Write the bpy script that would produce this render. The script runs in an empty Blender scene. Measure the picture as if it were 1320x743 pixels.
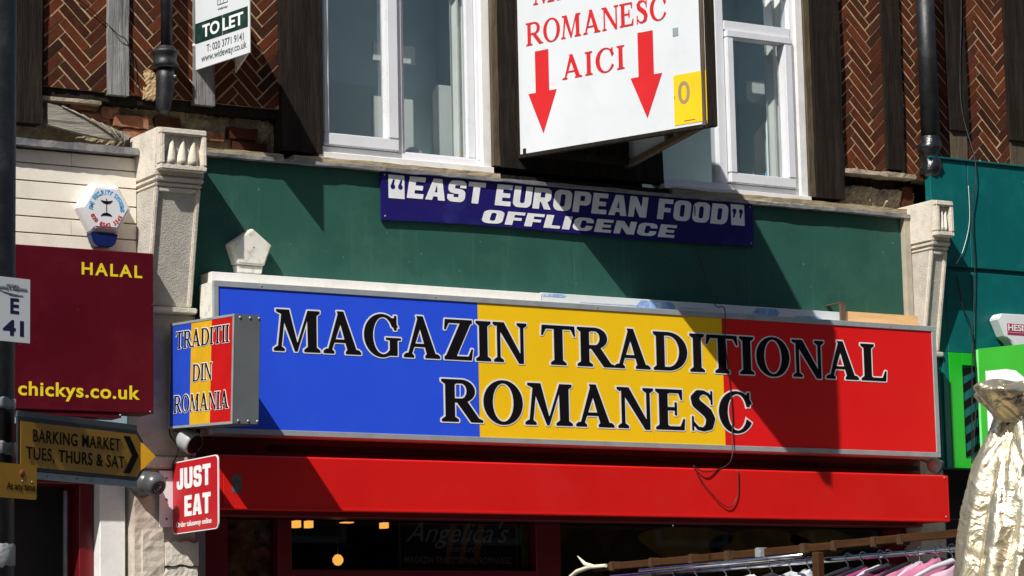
import bpy, bmesh, math, random
import numpy as np
from mathutils import Vector, Matrix
random.seed(7)
SC = bpy.context.scene
COL = SC.collection
R = math.radians

# ------------------------------------------------------------------ camera, sky, sun, exposure
cam_d = bpy.data.cameras.new('camera'); cam = bpy.data.objects.new('camera', cam_d); COL.objects.link(cam)
cam_d.sensor_width = 36; cam_d.lens = 98.2; cam_d.clip_start = 0.1; cam_d.clip_end = 2000
PITCH, YAW, ROLL = R(8.3), R(31.4), R(1.22)
fw = Vector((math.sin(YAW)*math.cos(PITCH), math.cos(YAW)*math.cos(PITCH), math.sin(PITCH)))
rt0 = Vector((math.cos(YAW), -math.sin(YAW), 0)); up0 = rt0.cross(fw)
rt = rt0*math.cos(ROLL) - up0*math.sin(ROLL); up = up0*math.cos(ROLL) + rt0*math.sin(ROLL)
m3 = Matrix((rt, up, -fw)).transposed()
cam.matrix_world = Matrix.Translation((0, -14.7, 1.6)) @ m3.to_4x4()
SC.camera = cam

SUN = Vector((0.564, 0.372, -0.742)).normalized()        # the way the light travels
w = bpy.data.worlds.new('World'); SC.world = w; w.use_nodes = True
nt = w.node_tree; bg = nt.nodes['Background']
sky = nt.nodes.new('ShaderNodeTexSky'); sky.sky_type = 'NISHITA'; sky.sun_disc = False
sky.sun_elevation = math.asin(-SUN.z); sky.sun_rotation = math.atan2(-SUN.x, -SUN.y)
sky.dust_density = 1.5
nt.links.new(sky.outputs[0], bg.inputs[0]); bg.inputs[1].default_value = 0.05
sl = bpy.data.lights.new('sun', 'SUN'); sl.energy = 5.0; sl.angle = R(0.53); sl.color = (1, .965, .915)
so = bpy.data.objects.new('sun', sl); COL.objects.link(so); so.location = (-5, -8, 20)
so.rotation_euler = SUN.to_track_quat('-Z', 'Y').to_euler()
SC.view_settings.view_transform = 'Standard'; SC.view_settings.look = 'None'
SC.view_settings.exposure = 0.25; SC.view_settings.gamma = 1

# ------------------------------------------------------------------ materials
MATS = {}
def mat(name, col, rough=.6, metal=0., var=.12, vs=6., bump=.0, bs=60., dirt=None, ds=3., damt=.5, streak=None, rnd=0., coat=0., fleck=0., spec=.5, stretch=(1,1,1)):
    if name in MATS: return MATS[name]
    m = bpy.data.materials.new(name); m.use_nodes = True; t = m.node_tree; N = t.nodes; L = t.links
    b = N['Principled BSDF']; b.inputs['Roughness'].default_value = rough; b.inputs['Metallic'].default_value = metal
    b.inputs['Specular IOR Level'].default_value = spec
    if coat: b.inputs['Coat Weight'].default_value = coat; b.inputs['Coat Roughness'].default_value = .06
    tc = N.new('ShaderNodeTexCoord'); oi = N.new('ShaderNodeObjectInfo')
    va = N.new('ShaderNodeVectorMath'); va.operation = 'MULTIPLY_ADD'
    va.inputs[1].default_value = (1,1,1)
    vo = N.new('ShaderNodeVectorMath'); vo.operation = 'SCALE'; vo.inputs[0].default_value = (13, 7, 17)
    L.new(oi.outputs['Random'], vo.inputs['Scale']); L.new(tc.outputs['Object'], va.inputs[0]); L.new(vo.outputs[0], va.inputs[2])
    mp = N.new('ShaderNodeMapping'); mp.inputs['Scale'].default_value = stretch; L.new(va.outputs[0], mp.inputs[0])
    def noise(s, det=6, ro=.6, src=mp):
        n = N.new('ShaderNodeTexNoise'); n.inputs['Scale'].default_value = s; n.inputs['Detail'].default_value = det
        n.inputs['Roughness'].default_value = ro; L.new(src.outputs[0], n.inputs['Vector']); return n
    n1 = noise(vs)
    hsv = N.new('ShaderNodeHueSaturation'); hsv.inputs['Color'].default_value = (*col, 1)
    mr = N.new('ShaderNodeMapRange'); mr.inputs[1].default_value = .3; mr.inputs[2].default_value = .7
    mr.inputs[3].default_value = 1-var; mr.inputs[4].default_value = 1+var; L.new(n1.outputs[0], mr.inputs[0])
    L.new(mr.outputs[0], hsv.inputs['Value']); cur = hsv.outputs[0]
    if rnd:
        h2 = N.new('ShaderNodeHueSaturation'); r2 = N.new('ShaderNodeMapRange')
        r2.inputs[3].default_value = 1-rnd; r2.inputs[4].default_value = 1+rnd; L.new(oi.outputs['Random'], r2.inputs[0])
        L.new(r2.outputs[0], h2.inputs['Value']); L.new(cur, h2.inputs['Color']); cur = h2.outputs[0]
    if dirt:
        n2 = noise(ds, 8, .7); cr = N.new('ShaderNodeMapRange'); cr.inputs[1].default_value = .5; cr.inputs[2].default_value = .68
        cr.inputs[4].default_value = damt; L.new(n2.outputs[0], cr.inputs[0])
        mx = N.new('ShaderNodeMix'); mx.data_type = 'RGBA'; mx.inputs[7].default_value = (*dirt, 1)
        L.new(cr.outputs[0], mx.inputs[0]); L.new(cur, mx.inputs[6]); cur = mx.outputs[2]
    if streak:
        m2 = N.new('ShaderNodeMapping'); m2.inputs['Scale'].default_value = (9, 9, .7); L.new(va.outputs[0], m2.inputs[0])
        n3 = noise(2.2, 6, .65, m2); cr = N.new('ShaderNodeMapRange'); cr.inputs[1].default_value = .56; cr.inputs[2].default_value = .78
        cr.inputs[4].default_value = .45; L.new(n3.outputs[0], cr.inputs[0])
        mx = N.new('ShaderNodeMix'); mx.data_type = 'RGBA'; mx.inputs[7].default_value = (*streak, 1)
        L.new(cr.outputs[0], mx.inputs[0]); L.new(cur, mx.inputs[6]); cur = mx.outputs[2]
    if fleck:
        n5 = noise(38, 2, .4, va); cr = N.new('ShaderNodeMapRange'); cr.inputs[1].default_value = .76; cr.inputs[2].default_value = .80
        cr.inputs[4].default_value = fleck; L.new(n5.outputs[0], cr.inputs[0])
        mx = N.new('ShaderNodeMix'); mx.data_type = 'RGBA'; mx.inputs[7].default_value = (.45, .45, .4, 1)
        L.new(cr.outputs[0], mx.inputs[0]); L.new(cur, mx.inputs[6]); cur = mx.outputs[2]
    L.new(cur, b.inputs['Base Color'])
    rr = N.new('ShaderNodeMapRange'); rr.inputs[3].default_value = max(.02, rough-.07); rr.inputs[4].default_value = min(1, rough+.1)
    L.new(n1.outputs[0], rr.inputs[0]); L.new(rr.outputs[0], b.inputs['Roughness'])
    if bump:
        n4 = noise(bs, 8, .65); bp = N.new('ShaderNodeBump'); bp.inputs['Strength'].default_value = bump; bp.inputs['Distance'].default_value = .01
        L.new(n4.outputs[0], bp.inputs['Height']); L.new(bp.outputs[0], b.inputs['Normal'])
    MATS[name] = m; return m

def glass_mat(name, refl=1.5, tint=(.85, .9, .9)):
    m = bpy.data.materials.new(name); m.use_nodes = True; t = m.node_tree; N = t.nodes; L = t.links
    N.remove(N['Principled BSDF']); out = N['Material Output']
    tr = N.new('ShaderNodeBsdfTransparent'); tr.inputs[0].default_value = (*tint, 1)
    gl = N.new('ShaderNodeBsdfGlossy'); gl.inputs['Roughness'].default_value = .015
    tc = N.new('ShaderNodeTexCoord'); no = N.new('ShaderNodeTexNoise'); no.inputs['Scale'].default_value = 1.3; bp = N.new('ShaderNodeBump')
    bp.inputs['Strength'].default_value = .06; L.new(tc.outputs['Object'], no.inputs[0]); L.new(no.outputs[0], bp.inputs['Height']); L.new(bp.outputs[0], gl.inputs['Normal'])
    fr = N.new('ShaderNodeFresnel'); fr.inputs[0].default_value = 1.5
    mu = N.new('ShaderNodeMath'); mu.operation = 'MULTIPLY'; mu.inputs[1].default_value = refl; mu.use_clamp = True; L.new(fr.outputs[0], mu.inputs[0])
    ge = N.new('ShaderNodeNewGeometry'); iv = N.new('ShaderNodeMath'); iv.operation = 'SUBTRACT'; iv.inputs[0].default_value = 1; L.new(ge.outputs['Backfacing'], iv.inputs[1])
    m3_ = N.new('ShaderNodeMath'); m3_.operation = 'MULTIPLY'; L.new(mu.outputs[0], m3_.inputs[0]); L.new(iv.outputs[0], m3_.inputs[1])
    mx = N.new('ShaderNodeMixShader'); L.new(m3_.outputs[0], mx.inputs[0]); L.new(tr.outputs[0], mx.inputs[1]); L.new(gl.outputs[0], mx.inputs[2])
    L.new(mx.outputs[0], out.inputs[0]); return m
def emit_mat(name, col, s):
    m = bpy.data.materials.new(name); m.use_nodes = True; b = m.node_tree.nodes['Principled BSDF']
    b.inputs['Base Color'].default_value = (*col, 1); b.inputs['Emission Color'].default_value = (*col, 1); b.inputs['Emission Strength'].default_value = s
    return m

M = dict(
 brick=mat('red_brick', (.10, .025, .010), .85, var=.3, vs=18, bump=.5, bs=120, rnd=.4, spec=.15, dirt=(.045, .025, .018), ds=9, damt=.5),
 brick_dark=mat('dark_brick', (.06, .019, .010), .85, var=.3, vs=18, bump=.5, bs=120, rnd=.45, spec=.15, dirt=(.03, .02, .015), ds=9, damt=.6),
 brick_org=mat('orange_brick', (.27, .10, .05), .9, var=.25, vs=25, bump=.6, bs=90, rnd=.2, dirt=(.4, .3, .18), ds=14, damt=.6),
 mortar=mat('buff_mortar', (.52, .37, .19), .95, var=.25, vs=30, bump=.7, bs=160, dirt=(.24, .16, .08), ds=6, damt=.7),
 rubble=mat('crumbling_mortar', (.33, .26, .16), .97, var=.3, vs=14, bump=1., bs=45, dirt=(.09, .06, .04), ds=5, damt=.9),
 render=mat('pale_rough_render', (.40, .33, .24), .97, var=.3, vs=18, bump=1., bs=50, dirt=(.14, .10, .07), ds=6, damt=.9),
 timber=mat('dark_weathered_timber', (.015, .011, .008), .8, spec=.15, var=.5, vs=5, bump=.8, bs=14, dirt=(.055, .040, .026), ds=3, damt=.45, stretch=(8, 8, .6)),
 timber_brown=mat('brown_weathered_timber', (.085, .06, .032), .8, var=.4, vs=5, bump=.8, bs=14, dirt=(.2, .16, .10), ds=4, damt=.6, stretch=(8, 8, .6)),
 timber_grey=mat('grey_bare_timber', (.24, .235, .225), .85, var=.4, vs=5, bump=.9, bs=14, dirt=(.07, .07, .075), ds=3, damt=.95, stretch=(8, 8, .6)),
 cap_wood=mat('pale_cap_timber', (.38, .31, .2), .85, var=.3, vs=5, bump=.8, bs=14, dirt=(.12, .1, .07), ds=4, damt=.7, stretch=(.8, 8, 8)),
 grey_wood=mat('split_grey_board', (.32, .29, .24), .85, var=.35, vs=5, bump=.9, bs=14, dirt=(.1, .09, .075), ds=4, damt=.9, stretch=(.8, 8, 8)),
 fresh_wood=mat('fresh_pine_batten', (.70, .42, .19), .7, var=.2, vs=6, bump=.2, bs=20, stretch=(.6, 8, 8)),
 pvc=mat('white_upvc', (.72, .73, .75), .28, var=.04, bump=0., dirt=(.55, .53, .5), ds=5, damt=.12),
 white_paint=mat('white_gloss_paint', (.78, .77, .74), .45, var=.06, bump=.15, bs=40, dirt=(.45, .4, .33), ds=7, damt=.3),
 lead=mat('lead_flashing', (.17, .17, .18), .55, var=.35, vs=9, bump=.5, bs=25, dirt=(.42, .39, .33), ds=8, damt=.6),
 green=mat('dark_green_painted_board', (.023, .090, .067), .6, fleck=.5, spec=.2, var=.12, vs=2.5, bump=.04, bs=90, dirt=(.06, .15, .115), ds=2.2, damt=.35, streak=(.05, .15, .11)),
 cream_board=mat('cream_shiplap', (.86, .80, .68), .55, var=.05, vs=4, bump=.1, bs=50, dirt=(.55, .47, .34), ds=5, damt=.35),
 stone=mat('painted_cast_stone', (.68, .62, .52), .9, var=.12, vs=10, bump=.55, bs=75, dirt=(.36, .32, .26), ds=6, damt=.5),
 stone_rough=mat('pebbly_painted_render', (.55, .51, .44), .93, var=.15, vs=14, bump=1., bs=110, dirt=(.35, .32, .28), ds=4, damt=.4),
 stone_low=mat('peeling_pilaster_paint', (.52, .46, .38), .9, var=.2, vs=7, bump=.5, bs=40, dirt=(.25, .17, .12), ds=4, damt=.6),
 maroon=mat('maroon_gloss_panel', (.075, .002, .008), .42, fleck=.3, spec=.2, var=.08, vs=2, dirt=(.14, .012, .02), ds=4, damt=.25),
 yellow_let=mat('yellow_vinyl', (.78, .62, .02), .4, var=.05),
 navy=mat('navy_blue_board', (.011, .008, .115), .5, fleck=.4, spec=.2, var=.1, vs=3, bump=.03, dirt=(.05, .05, .25), ds=5, damt=.3),
 white_let=mat('white_vinyl', (.80, .80, .80), .45, var=.05),
 off_let=mat('off_white_painted_letters', (.80, .80, .80), .5, var=.1, vs=9, dirt=(.45, .45, .46), ds=11, damt=.25),
 alu=mat('satin_aluminium', (.42, .45, .46), .42, metal=.35, var=.08, vs=5, dirt=(.26, .26, .25), ds=9, damt=.35),
 sblue=mat('blue_sign_vinyl', (.022, .085, .74), .45, spec=.25, var=.03, vs=2, dirt=(.03, .1, .7), ds=4, damt=.3),
 syellow=mat('golden_sign_vinyl', (.92, .56, .008), .45, spec=.25, var=.03, vs=2),
 sred=mat('red_sign_vinyl', (.72, .010, .010), .45, spec=.25, var=.04, vs=2),
 black_let=mat('black_vinyl', (.006, .005, .006), .6, spec=.1, var=.2),
 awn=mat('red_awning_cover', (.62, .008, .006), .45, spec=.3, var=.06, vs=2.5, dirt=(.5, .02, .015), ds=5, damt=.35),
 dkred=mat('dark_red_gloss_paint', (.13, .004, .008), .35, var=.15, vs=4, dirt=(.1, .01, .01), ds=5, damt=.4),
 dark=mat('unlit_void_black', (.012, .010, .010), .8, var=.3),  # near-black base standing in for unlit depth of the shops
 black=mat('black_painted_iron', (.010, .011, .013), .45, var=.3, vs=9, bump=.25, bs=60, dirt=(.06, .06, .06), ds=9, damt=.3),
 white_board=mat('white_sign_sheet', (.63, .66, .68), .4, var=.03, vs=3, dirt=(.5, .54, .55), ds=5, damt=.25),
 red_let=mat('red_vinyl', (.58, .014, .018), .42, var=.05),
 amber=mat('amber_vinyl', (.86, .54, .01), .4, var=.1, vs=3),
 pvc_warm=mat('sunbleached_plastic', (.76, .74, .66), .5, var=.05, dirt=(.4, .34, .2), ds=16, damt=.7),
 cyan_let=mat('light_blue_vinyl', (.12, .45, .80), .45, var=.05),
 navy_pl=mat('blue_plastic', (.006, .013, .10), .3, var=.05),
 cam_white=mat('grey_white_camera_shell', (.38, .38, .38), .35, var=.05),
 cam_grey=mat('dark_grey_camera_shell', (.07, .07, .075), .3, var=.1),
 lens=mat('camera_lens', (.01, .01, .012), .08, var=.0, coat=1.),
 je=mat('scarlet_sign_plate', (.46, .008, .014), .42, var=.04, dirt=(.4, .02, .02), ds=6, damt=.2),
 teal=mat('teal_painted_hoarding', (.001, .105, .105), .45, fleck=.3, spec=.3, var=.08, vs=2, bump=.03, bs=50, dirt=(.01, .19, .17), ds=4, damt=.3, streak=(.01, .17, .155)),
 lime=mat('bright_green_panel', (.012, .42, .015), .35, var=.05),
 lime2=mat('spring_green_sign_face', (.04, .38, .03), .35, var=.05),
 maroon_let=mat('dark_pink_print', (.45, .02, .09), .4, var=.05),
 ochre=mat('yellow_reflective_sheet', (.52, .26, .006), .5, var=.12, vs=5, dirt=(.35, .18, .01), ds=7, damt=.4),
 galv=mat('galvanised_steel', (.32, .34, .36), .45, metal=.6, var=.2, vs=12),
 tape=mat('silver_duct_tape', (.36, .37, .38), .38, metal=.3, var=.25, vs=25, bump=.8, bs=35),
 chrome=mat('chrome_rail', (.62, .63, .66), .16, metal=1., var=.05),
 lath=mat('varnished_wooden_lath', (.055, .022, .006), .7, spec=.2, var=.25, vs=8, bump=.3, bs=25, stretch=(6, .8, 6)),
 parcel=mat('brown_parcel_tape', (.065, .03, .011), .6, var=.2, vs=18, bump=.5, bs=50),
 horn=mat('cream_plastic_branch', (.72, .66, .50), .5, var=.1),
 gold=None,
 hang_w=mat('white_plastic_hanger', (.50, .50, .54), .3, var=.05),
 hang_k=mat('black_plastic_hanger', (.02, .02, .025), .3, var=.05),
 pink=mat('pink_fabric', (.46, .15, .25), .9, var=.15, vs=20, bump=.4, bs=200),
 magenta=mat('magenta_fabric', (.26, .025, .12), .9, var=.15, vs=20, bump=.4, bs=200),
 lilac=mat('pale_pink_fabric', (.56, .36, .45), .9, var=.1, vs=20, bump=.4, bs=200),
 plum=mat('plum_fabric', (.10, .02, .06), .9, var=.15, vs=20, bump=.4, bs=200),
 film=mat('crumpled_clear_film', (.62, .64, .68), .2, var=.3, vs=30, bump=1., bs=30),
 asphalt=mat('asphalt', (.05, .05, .052), .9, var=.3, vs=40, bump=.5, bs=200),
 paving=mat('concrete_paving', (.17, .165, .155), .9, var=.15, vs=9, bump=.3, bs=120),
 wall_in=mat('room_wall_paint', (.66, .77, .80), .9, var=.04),
 curtain=mat('pale_curtain', (.80, .80, .76), .95, var=.08, vs=4),
 card=mat('white_card', (.80, .82, .80), .8, var=.03),
 poster=mat('food_poster_print', (.30, .12, .05), .35, var=.8, vs=14, dirt=(.5, .48, .36), ds=9, damt=.9),
 poster2=mat('fruit_poster_print', (.14, .20, .03), .35, var=.8, vs=12, dirt=(.4, .05, .04), ds=7, damt=.9),
 poster3=mat('dark_window_print', (.05, .05, .035), .35, var=.5, vs=6, dirt=(.20, .09, .02), ds=4, damt=.8),  # dark base with brown noise blotches
 blue_film=mat('blue_protective_film', (.22, .36, .66), .35, var=.3, vs=22, dirt=(.6, .66, .72), ds=30, damt=.95),
 brown_rust=mat('rusty_bracket', (.10, .06, .04), .8, var=.3, bump=.3),
 pane=glass_mat('window_glass', 2.4, (.92,.95,.95)), pane_shop=glass_mat('shop_glass', .9, (.7, .7, .7)),
)
# gold lame
g = mat('gold_lame', (.96, .83, .57), .34, metal=.9, var=.1, vs=9); M['gold'] = g
_t = g.node_tree; _tc = _t.nodes.new('ShaderNodeTexCoord'); _v = _t.nodes.new('ShaderNodeTexVoronoi'); _v.inputs['Scale'].default_value = 16
_v.feature = 'F1'; _n = _t.nodes.new('ShaderNodeTexNoise'); _n.inputs['Scale'].default_value = 11; _n.inputs['Detail'].default_value = 4; _n.inputs['Distortion'].default_value = 1.6
_a = _t.nodes.new('ShaderNodeMath'); _a.operation = 'MULTIPLY_ADD'; _a.inputs[1].default_value = .35
_b = _t.nodes.new('ShaderNodeBump'); _b.inputs['Strength'].default_value = .55; _b.inputs['Distance'].default_value = .02
_t.links.new(_tc.outputs['Object'], _v.inputs['Vector']); _t.links.new(_tc.outputs['Object'], _n.inputs['Vector'])
_t.links.new(_v.outputs['Distance'], _a.inputs[0]); _t.links.new(_n.outputs[0], _a.inputs[2]); _t.links.new(_a.outputs[0], _b.inputs['Height'])
_t.links.new(_b.outputs[0], _t.nodes['Principled BSDF'].inputs['Normal'])

# ------------------------------------------------------------------ object helpers
X, Y, Z = Vector((1,0,0)), Vector((0,1,0)), Vector((0,0,1))
class MB:
    "collects shapes given in world coordinates; build() makes ONE mesh object"
    def __init__(s): s.v = []; s.f = []; s.sm = []
    def add(s, vs, fs, smooth=False):
        o = len(s.v); s.v += [Vector(a) for a in vs]; s.f += [[i+o for i in f] for f in fs]; s.sm += [smooth]*len(fs); return s
    def obox(s, O, U, V, N, u0, u1, v0, v1, n0, n1):
        P = [O+U*a+V*b+N*c for c in (n0, n1) for b in (v0, v1) for a in (u0, u1)]
        return s.add(P, [(0,1,3,2), (4,6,7,5), (0,4,5,1), (1,5,7,3), (3,7,6,2), (2,6,4,0)])
    def box(s, x0, x1, y0, y1, z0, z1): return s.obox(Vector((0,0,0)), X, Z, Y, x0, x1, z0, z1, y0, y1)
    def prism(s, pts, O, U, V, N, d0, d1):
        n = len(pts); P = [O+U*a+V*b+N*d0 for a, b in pts] + [O+U*a+V*b+N*d1 for a, b in pts]
        return s.add(P, [list(range(n)), list(range(2*n-1, n-1, -1))] + [(i, n+i, n+(i+1) % n, (i+1) % n) for i in range(n)])
    def tube(s, pts, r, seg=10, cap=True):
        pts = [Vector(p) for p in pts]; rs = r if isinstance(r, (list, tuple)) else [r]*len(pts); P = []; n = len(pts); pa = None
        for i, p in enumerate(pts):
            d = (pts[min(i+1, n-1)]-pts[max(i-1, 0)]).normalized()
            a = d.cross(Z if abs(d.z) < .9 else X).normalized() if pa is None else (pa - d*pa.dot(d)).normalized()
            pa = a; b = d.cross(a)
            P += [p+(a*math.cos(2*math.pi*k/seg)+b*math.sin(2*math.pi*k/seg))*rs[i] for k in range(seg)]
        F = [(i*seg+k, i*seg+(k+1) % seg, (i+1)*seg+(k+1) % seg, (i+1)*seg+k) for i in range(n-1) for k in range(seg)]
        s.add(P, F, True)
        if cap: o = len(s.v)-len(P); s.f += [[o+k for k in range(seg)][::-1], [o+(n-1)*seg+k for k in range(seg)]]; s.sm += [False]*2
        return s
    def lathe(s, C, prof, seg=24, ax=None):
        ax = ax or (X, Y, Z); P = []
        for r, z in prof: P += [Vector(C)+ax[0]*r*math.cos(2*math.pi*k/seg)+ax[1]*r*math.sin(2*math.pi*k/seg)+ax[2]*z for k in range(seg)]
        F = [(i*seg+k, i*seg+(k+1) % seg, (i+1)*seg+(k+1) % seg, (i+1)*seg+k) for i in range(len(prof)-1) for k in range(seg)]
        return s.add(P, F, True)
    def build(s, name, m, parent=None, bevel=0, seg=2, label=None, kind=None):
        org = ROOTLOC.get(parent.name, Vector()) if parent else (sum(s.v, Vector())/len(s.v))
        me = bpy.data.meshes.new(name); me.from_pydata([v-org for v in s.v], [], s.f)
        bm = bmesh.new(); bm.from_mesh(me); bmesh.ops.recalc_face_normals(bm, faces=bm.faces)
        if bevel: bmesh.ops.bevel(bm, geom=list(bm.edges), offset=bevel, segments=seg, affect='EDGES', clamp_overlap=True)
        bm.to_mesh(me); bm.free()
        if not bevel:
            me.polygons.foreach_set('use_smooth', s.sm)
        return link(name, me, m, parent, org, label, kind)
ROOTLOC = {}
def link(name, me, m, parent=None, org=None, label=None, kind=None):
    o = bpy.data.objects.new(name, me)
    if m and not len(me.materials): me.materials.append(m)
    COL.objects.link(o)
    if parent: o.parent = parent; ROOTLOC[o.name] = ROOTLOC.get(parent.name, Vector())
    else: o.location = org; ROOTLOC[o.name] = Vector(org)
    if label: o['label'] = label
    if kind: o['kind'] = kind
    return o
def thing(name, label, cat, loc, group=None):
    o = bpy.data.objects.new(name, None); COL.objects.link(o); o.location = loc; o.empty_display_size = .1
    o['label'] = label; o['category'] = cat
    if group: o['group'] = group
    ROOTLOC[o.name] = Vector(loc); return o
def tag(o, label, cat, group=None):
    o['label'] = label; o['category'] = cat
    if group: o['group'] = group
    return o
def bx(name, m, parent, x0, x1, y0, y1, z0, z1, bevel=.002, **k):
    return MB().box(x0, x1, y0, y1, z0, z1).build(name, m, parent, bevel, 1, **k)
def rough_bar(x0, x1, y0, y1, z0, z1, axis='z', jit=.004, step=.06, seed=0):
    "a sawn timber: subdivided along its length, edges uneven"
    rnd = random.Random(seed); mb = MB(); a0, a1 = (z0, z1) if axis == 'z' else (x0, x1)
    n = max(2, int((a1-a0)/step)); P = []; off = [rnd.uniform(-1, 1)*jit for _ in range(8)]
    for i in range(n+1):
        a = a0+(a1-a0)*i/n; off = [o*.6+rnd.uniform(-1, 1)*jit*.6 for o in off]
        if axis == 'z': P += [(x0+off[0], y0+off[1], a), (x1+off[2], y0+off[3], a), (x1+off[4], y1, a), (x0+off[6], y1, a)]
        else: P += [(a, y0+off[0], z0+off[1]), (a, y0+off[2], z1+off[3]), (a, y1, z1+off[5]), (a, y1, z0+off[7])]
    F = [(0, 1, 2, 3), (4*n+3, 4*n+2, 4*n+1, 4*n)] + [(4*i+k, 4*i+(k+1) % 4, 4*i+4+(k+1) % 4, 4*i+4+k) for i in range(n) for k in range(4)]
    return mb.add(P, F)
def bumpy(x0, x1, z0, z1, y, amp, step=.015, seed=0, back=.1, edge=.01):
    "lumpy sheet of masonry with thickness"
    rnd = np.random.RandomState(seed); nx = max(3, int((x1-x0)/step)); nz = max(3, int((z1-z0)/step))
    def sm(k):
        a = rnd.rand(nz//k+3, nx//k+3); zi = np.arange(nz+1)/k; xi = np.arange(nx+1)/k
        z_, x_ = zi.astype(int), xi.astype(int); fz, fx = (zi-z_)[:, None], (xi-x_)[None]
        return (a[z_][:, x_]*(1-fz)*(1-fx)+a[z_+1][:, x_]*fz*(1-fx)+a[z_][:, x_+1]*(1-fz)*fx+a[z_+1][:, x_+1]*fz*fx)-.5
    h = (sm(6)+.5*sm(3)+.3*sm(1))*amp*1.6
    mb = MB(); P = []
    for j in range(nz+1):
        for i in range(nx+1):
            ex = rnd.uniform(-edge, edge) if j in (0, nz) else 0
            P.append((x0+(x1-x0)*i/nx, y-h[j, i], z0+(z1-z0)*j/nz+ex))
    F = [(j*(nx+1)+i, j*(nx+1)+i+1, (j+1)*(nx+1)+i+1, (j+1)*(nx+1)+i) for j in range(nz) for i in range(nx)]
    ring = [i for i in range(nx+1)]+[j*(nx+1)+nx for j in range(1, nz+1)]+[nz*(nx+1)+i for i in range(nx-1, -1, -1)]+[j*(nx+1) for j in range(nz-1, 0, -1)]
    o = len(P); P += [(P[i][0], y+back, P[i][2]) for i in ring]; n = len(ring)
    F += [(ring[i], o+i, o+(i+1) % n, ring[(i+1) % n]) for i in range(n)]; F.append(list(range(o, o+n)))
    return mb.add(P, F)

# ------------------------------------------------------------------ lettering: serif glyphs drawn as distance fields, sans from the built-in font
RES = 72; PADG = .14
def poly(pts):
    pts = np.array(pts, float)
    def f(x, y):
        d = np.full(x.shape, 1e9); ins = np.zeros(x.shape, bool); n = len(pts)
        for i in range(n):
            a, b = pts[i], pts[(i+1) % n]; e = b-a; wx, wy = x-a[0], y-a[1]
            t = np.clip((wx*e[0]+wy*e[1])/max(e@e, 1e-12), 0, 1)
            d = np.minimum(d, (wx-e[0]*t)**2+(wy-e[1]*t)**2)
            c = ((a[1] > y) != (b[1] > y)); 
            if a[1] != b[1]: ins ^= c & (x < (b[0]-a[0])*(y-a[1])/(b[1]-a[1])+a[0])
        d = np.sqrt(d); return np.where(ins, -d, d)
    return f
def rc(x0, y0, x1, y1): return poly([(x0,y0),(x1,y0),(x1,y1),(x0,y1)])
def el(cx, cy, rx, ry, n=44): return poly([(cx+rx*math.cos(2*math.pi*k/n), cy+ry*math.sin(2*math.pi*k/n)) for k in range(n)])
def UN(*fs): return lambda x, y: np.minimum.reduce([f(x, y) for f in fs])
def SU(a, *bs): return lambda x, y: np.maximum(a(x, y), -np.minimum.reduce([b(x, y) for b in bs]))
def IN(a, b): return lambda x, y: np.maximum(a(x, y), b(x, y))
def spine(pts, rs):
    def f(x, y):
        d = np.full(x.shape, 1e9)
        for (a, b, ra, rb) in zip(pts[:-1], pts[1:], rs[:-1], rs[1:]):
            a, b = np.array(a), np.array(b); e = b-a; t = np.clip(((x-a[0])*e[0]+(y-a[1])*e[1])/(e@e), 0, 1)
            d = np.minimum(d, np.hypot(x-a[0]-e[0]*t, y-a[1]-e[1]*t)-(ra+(rb-ra)*t))
        return d
    return f
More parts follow.
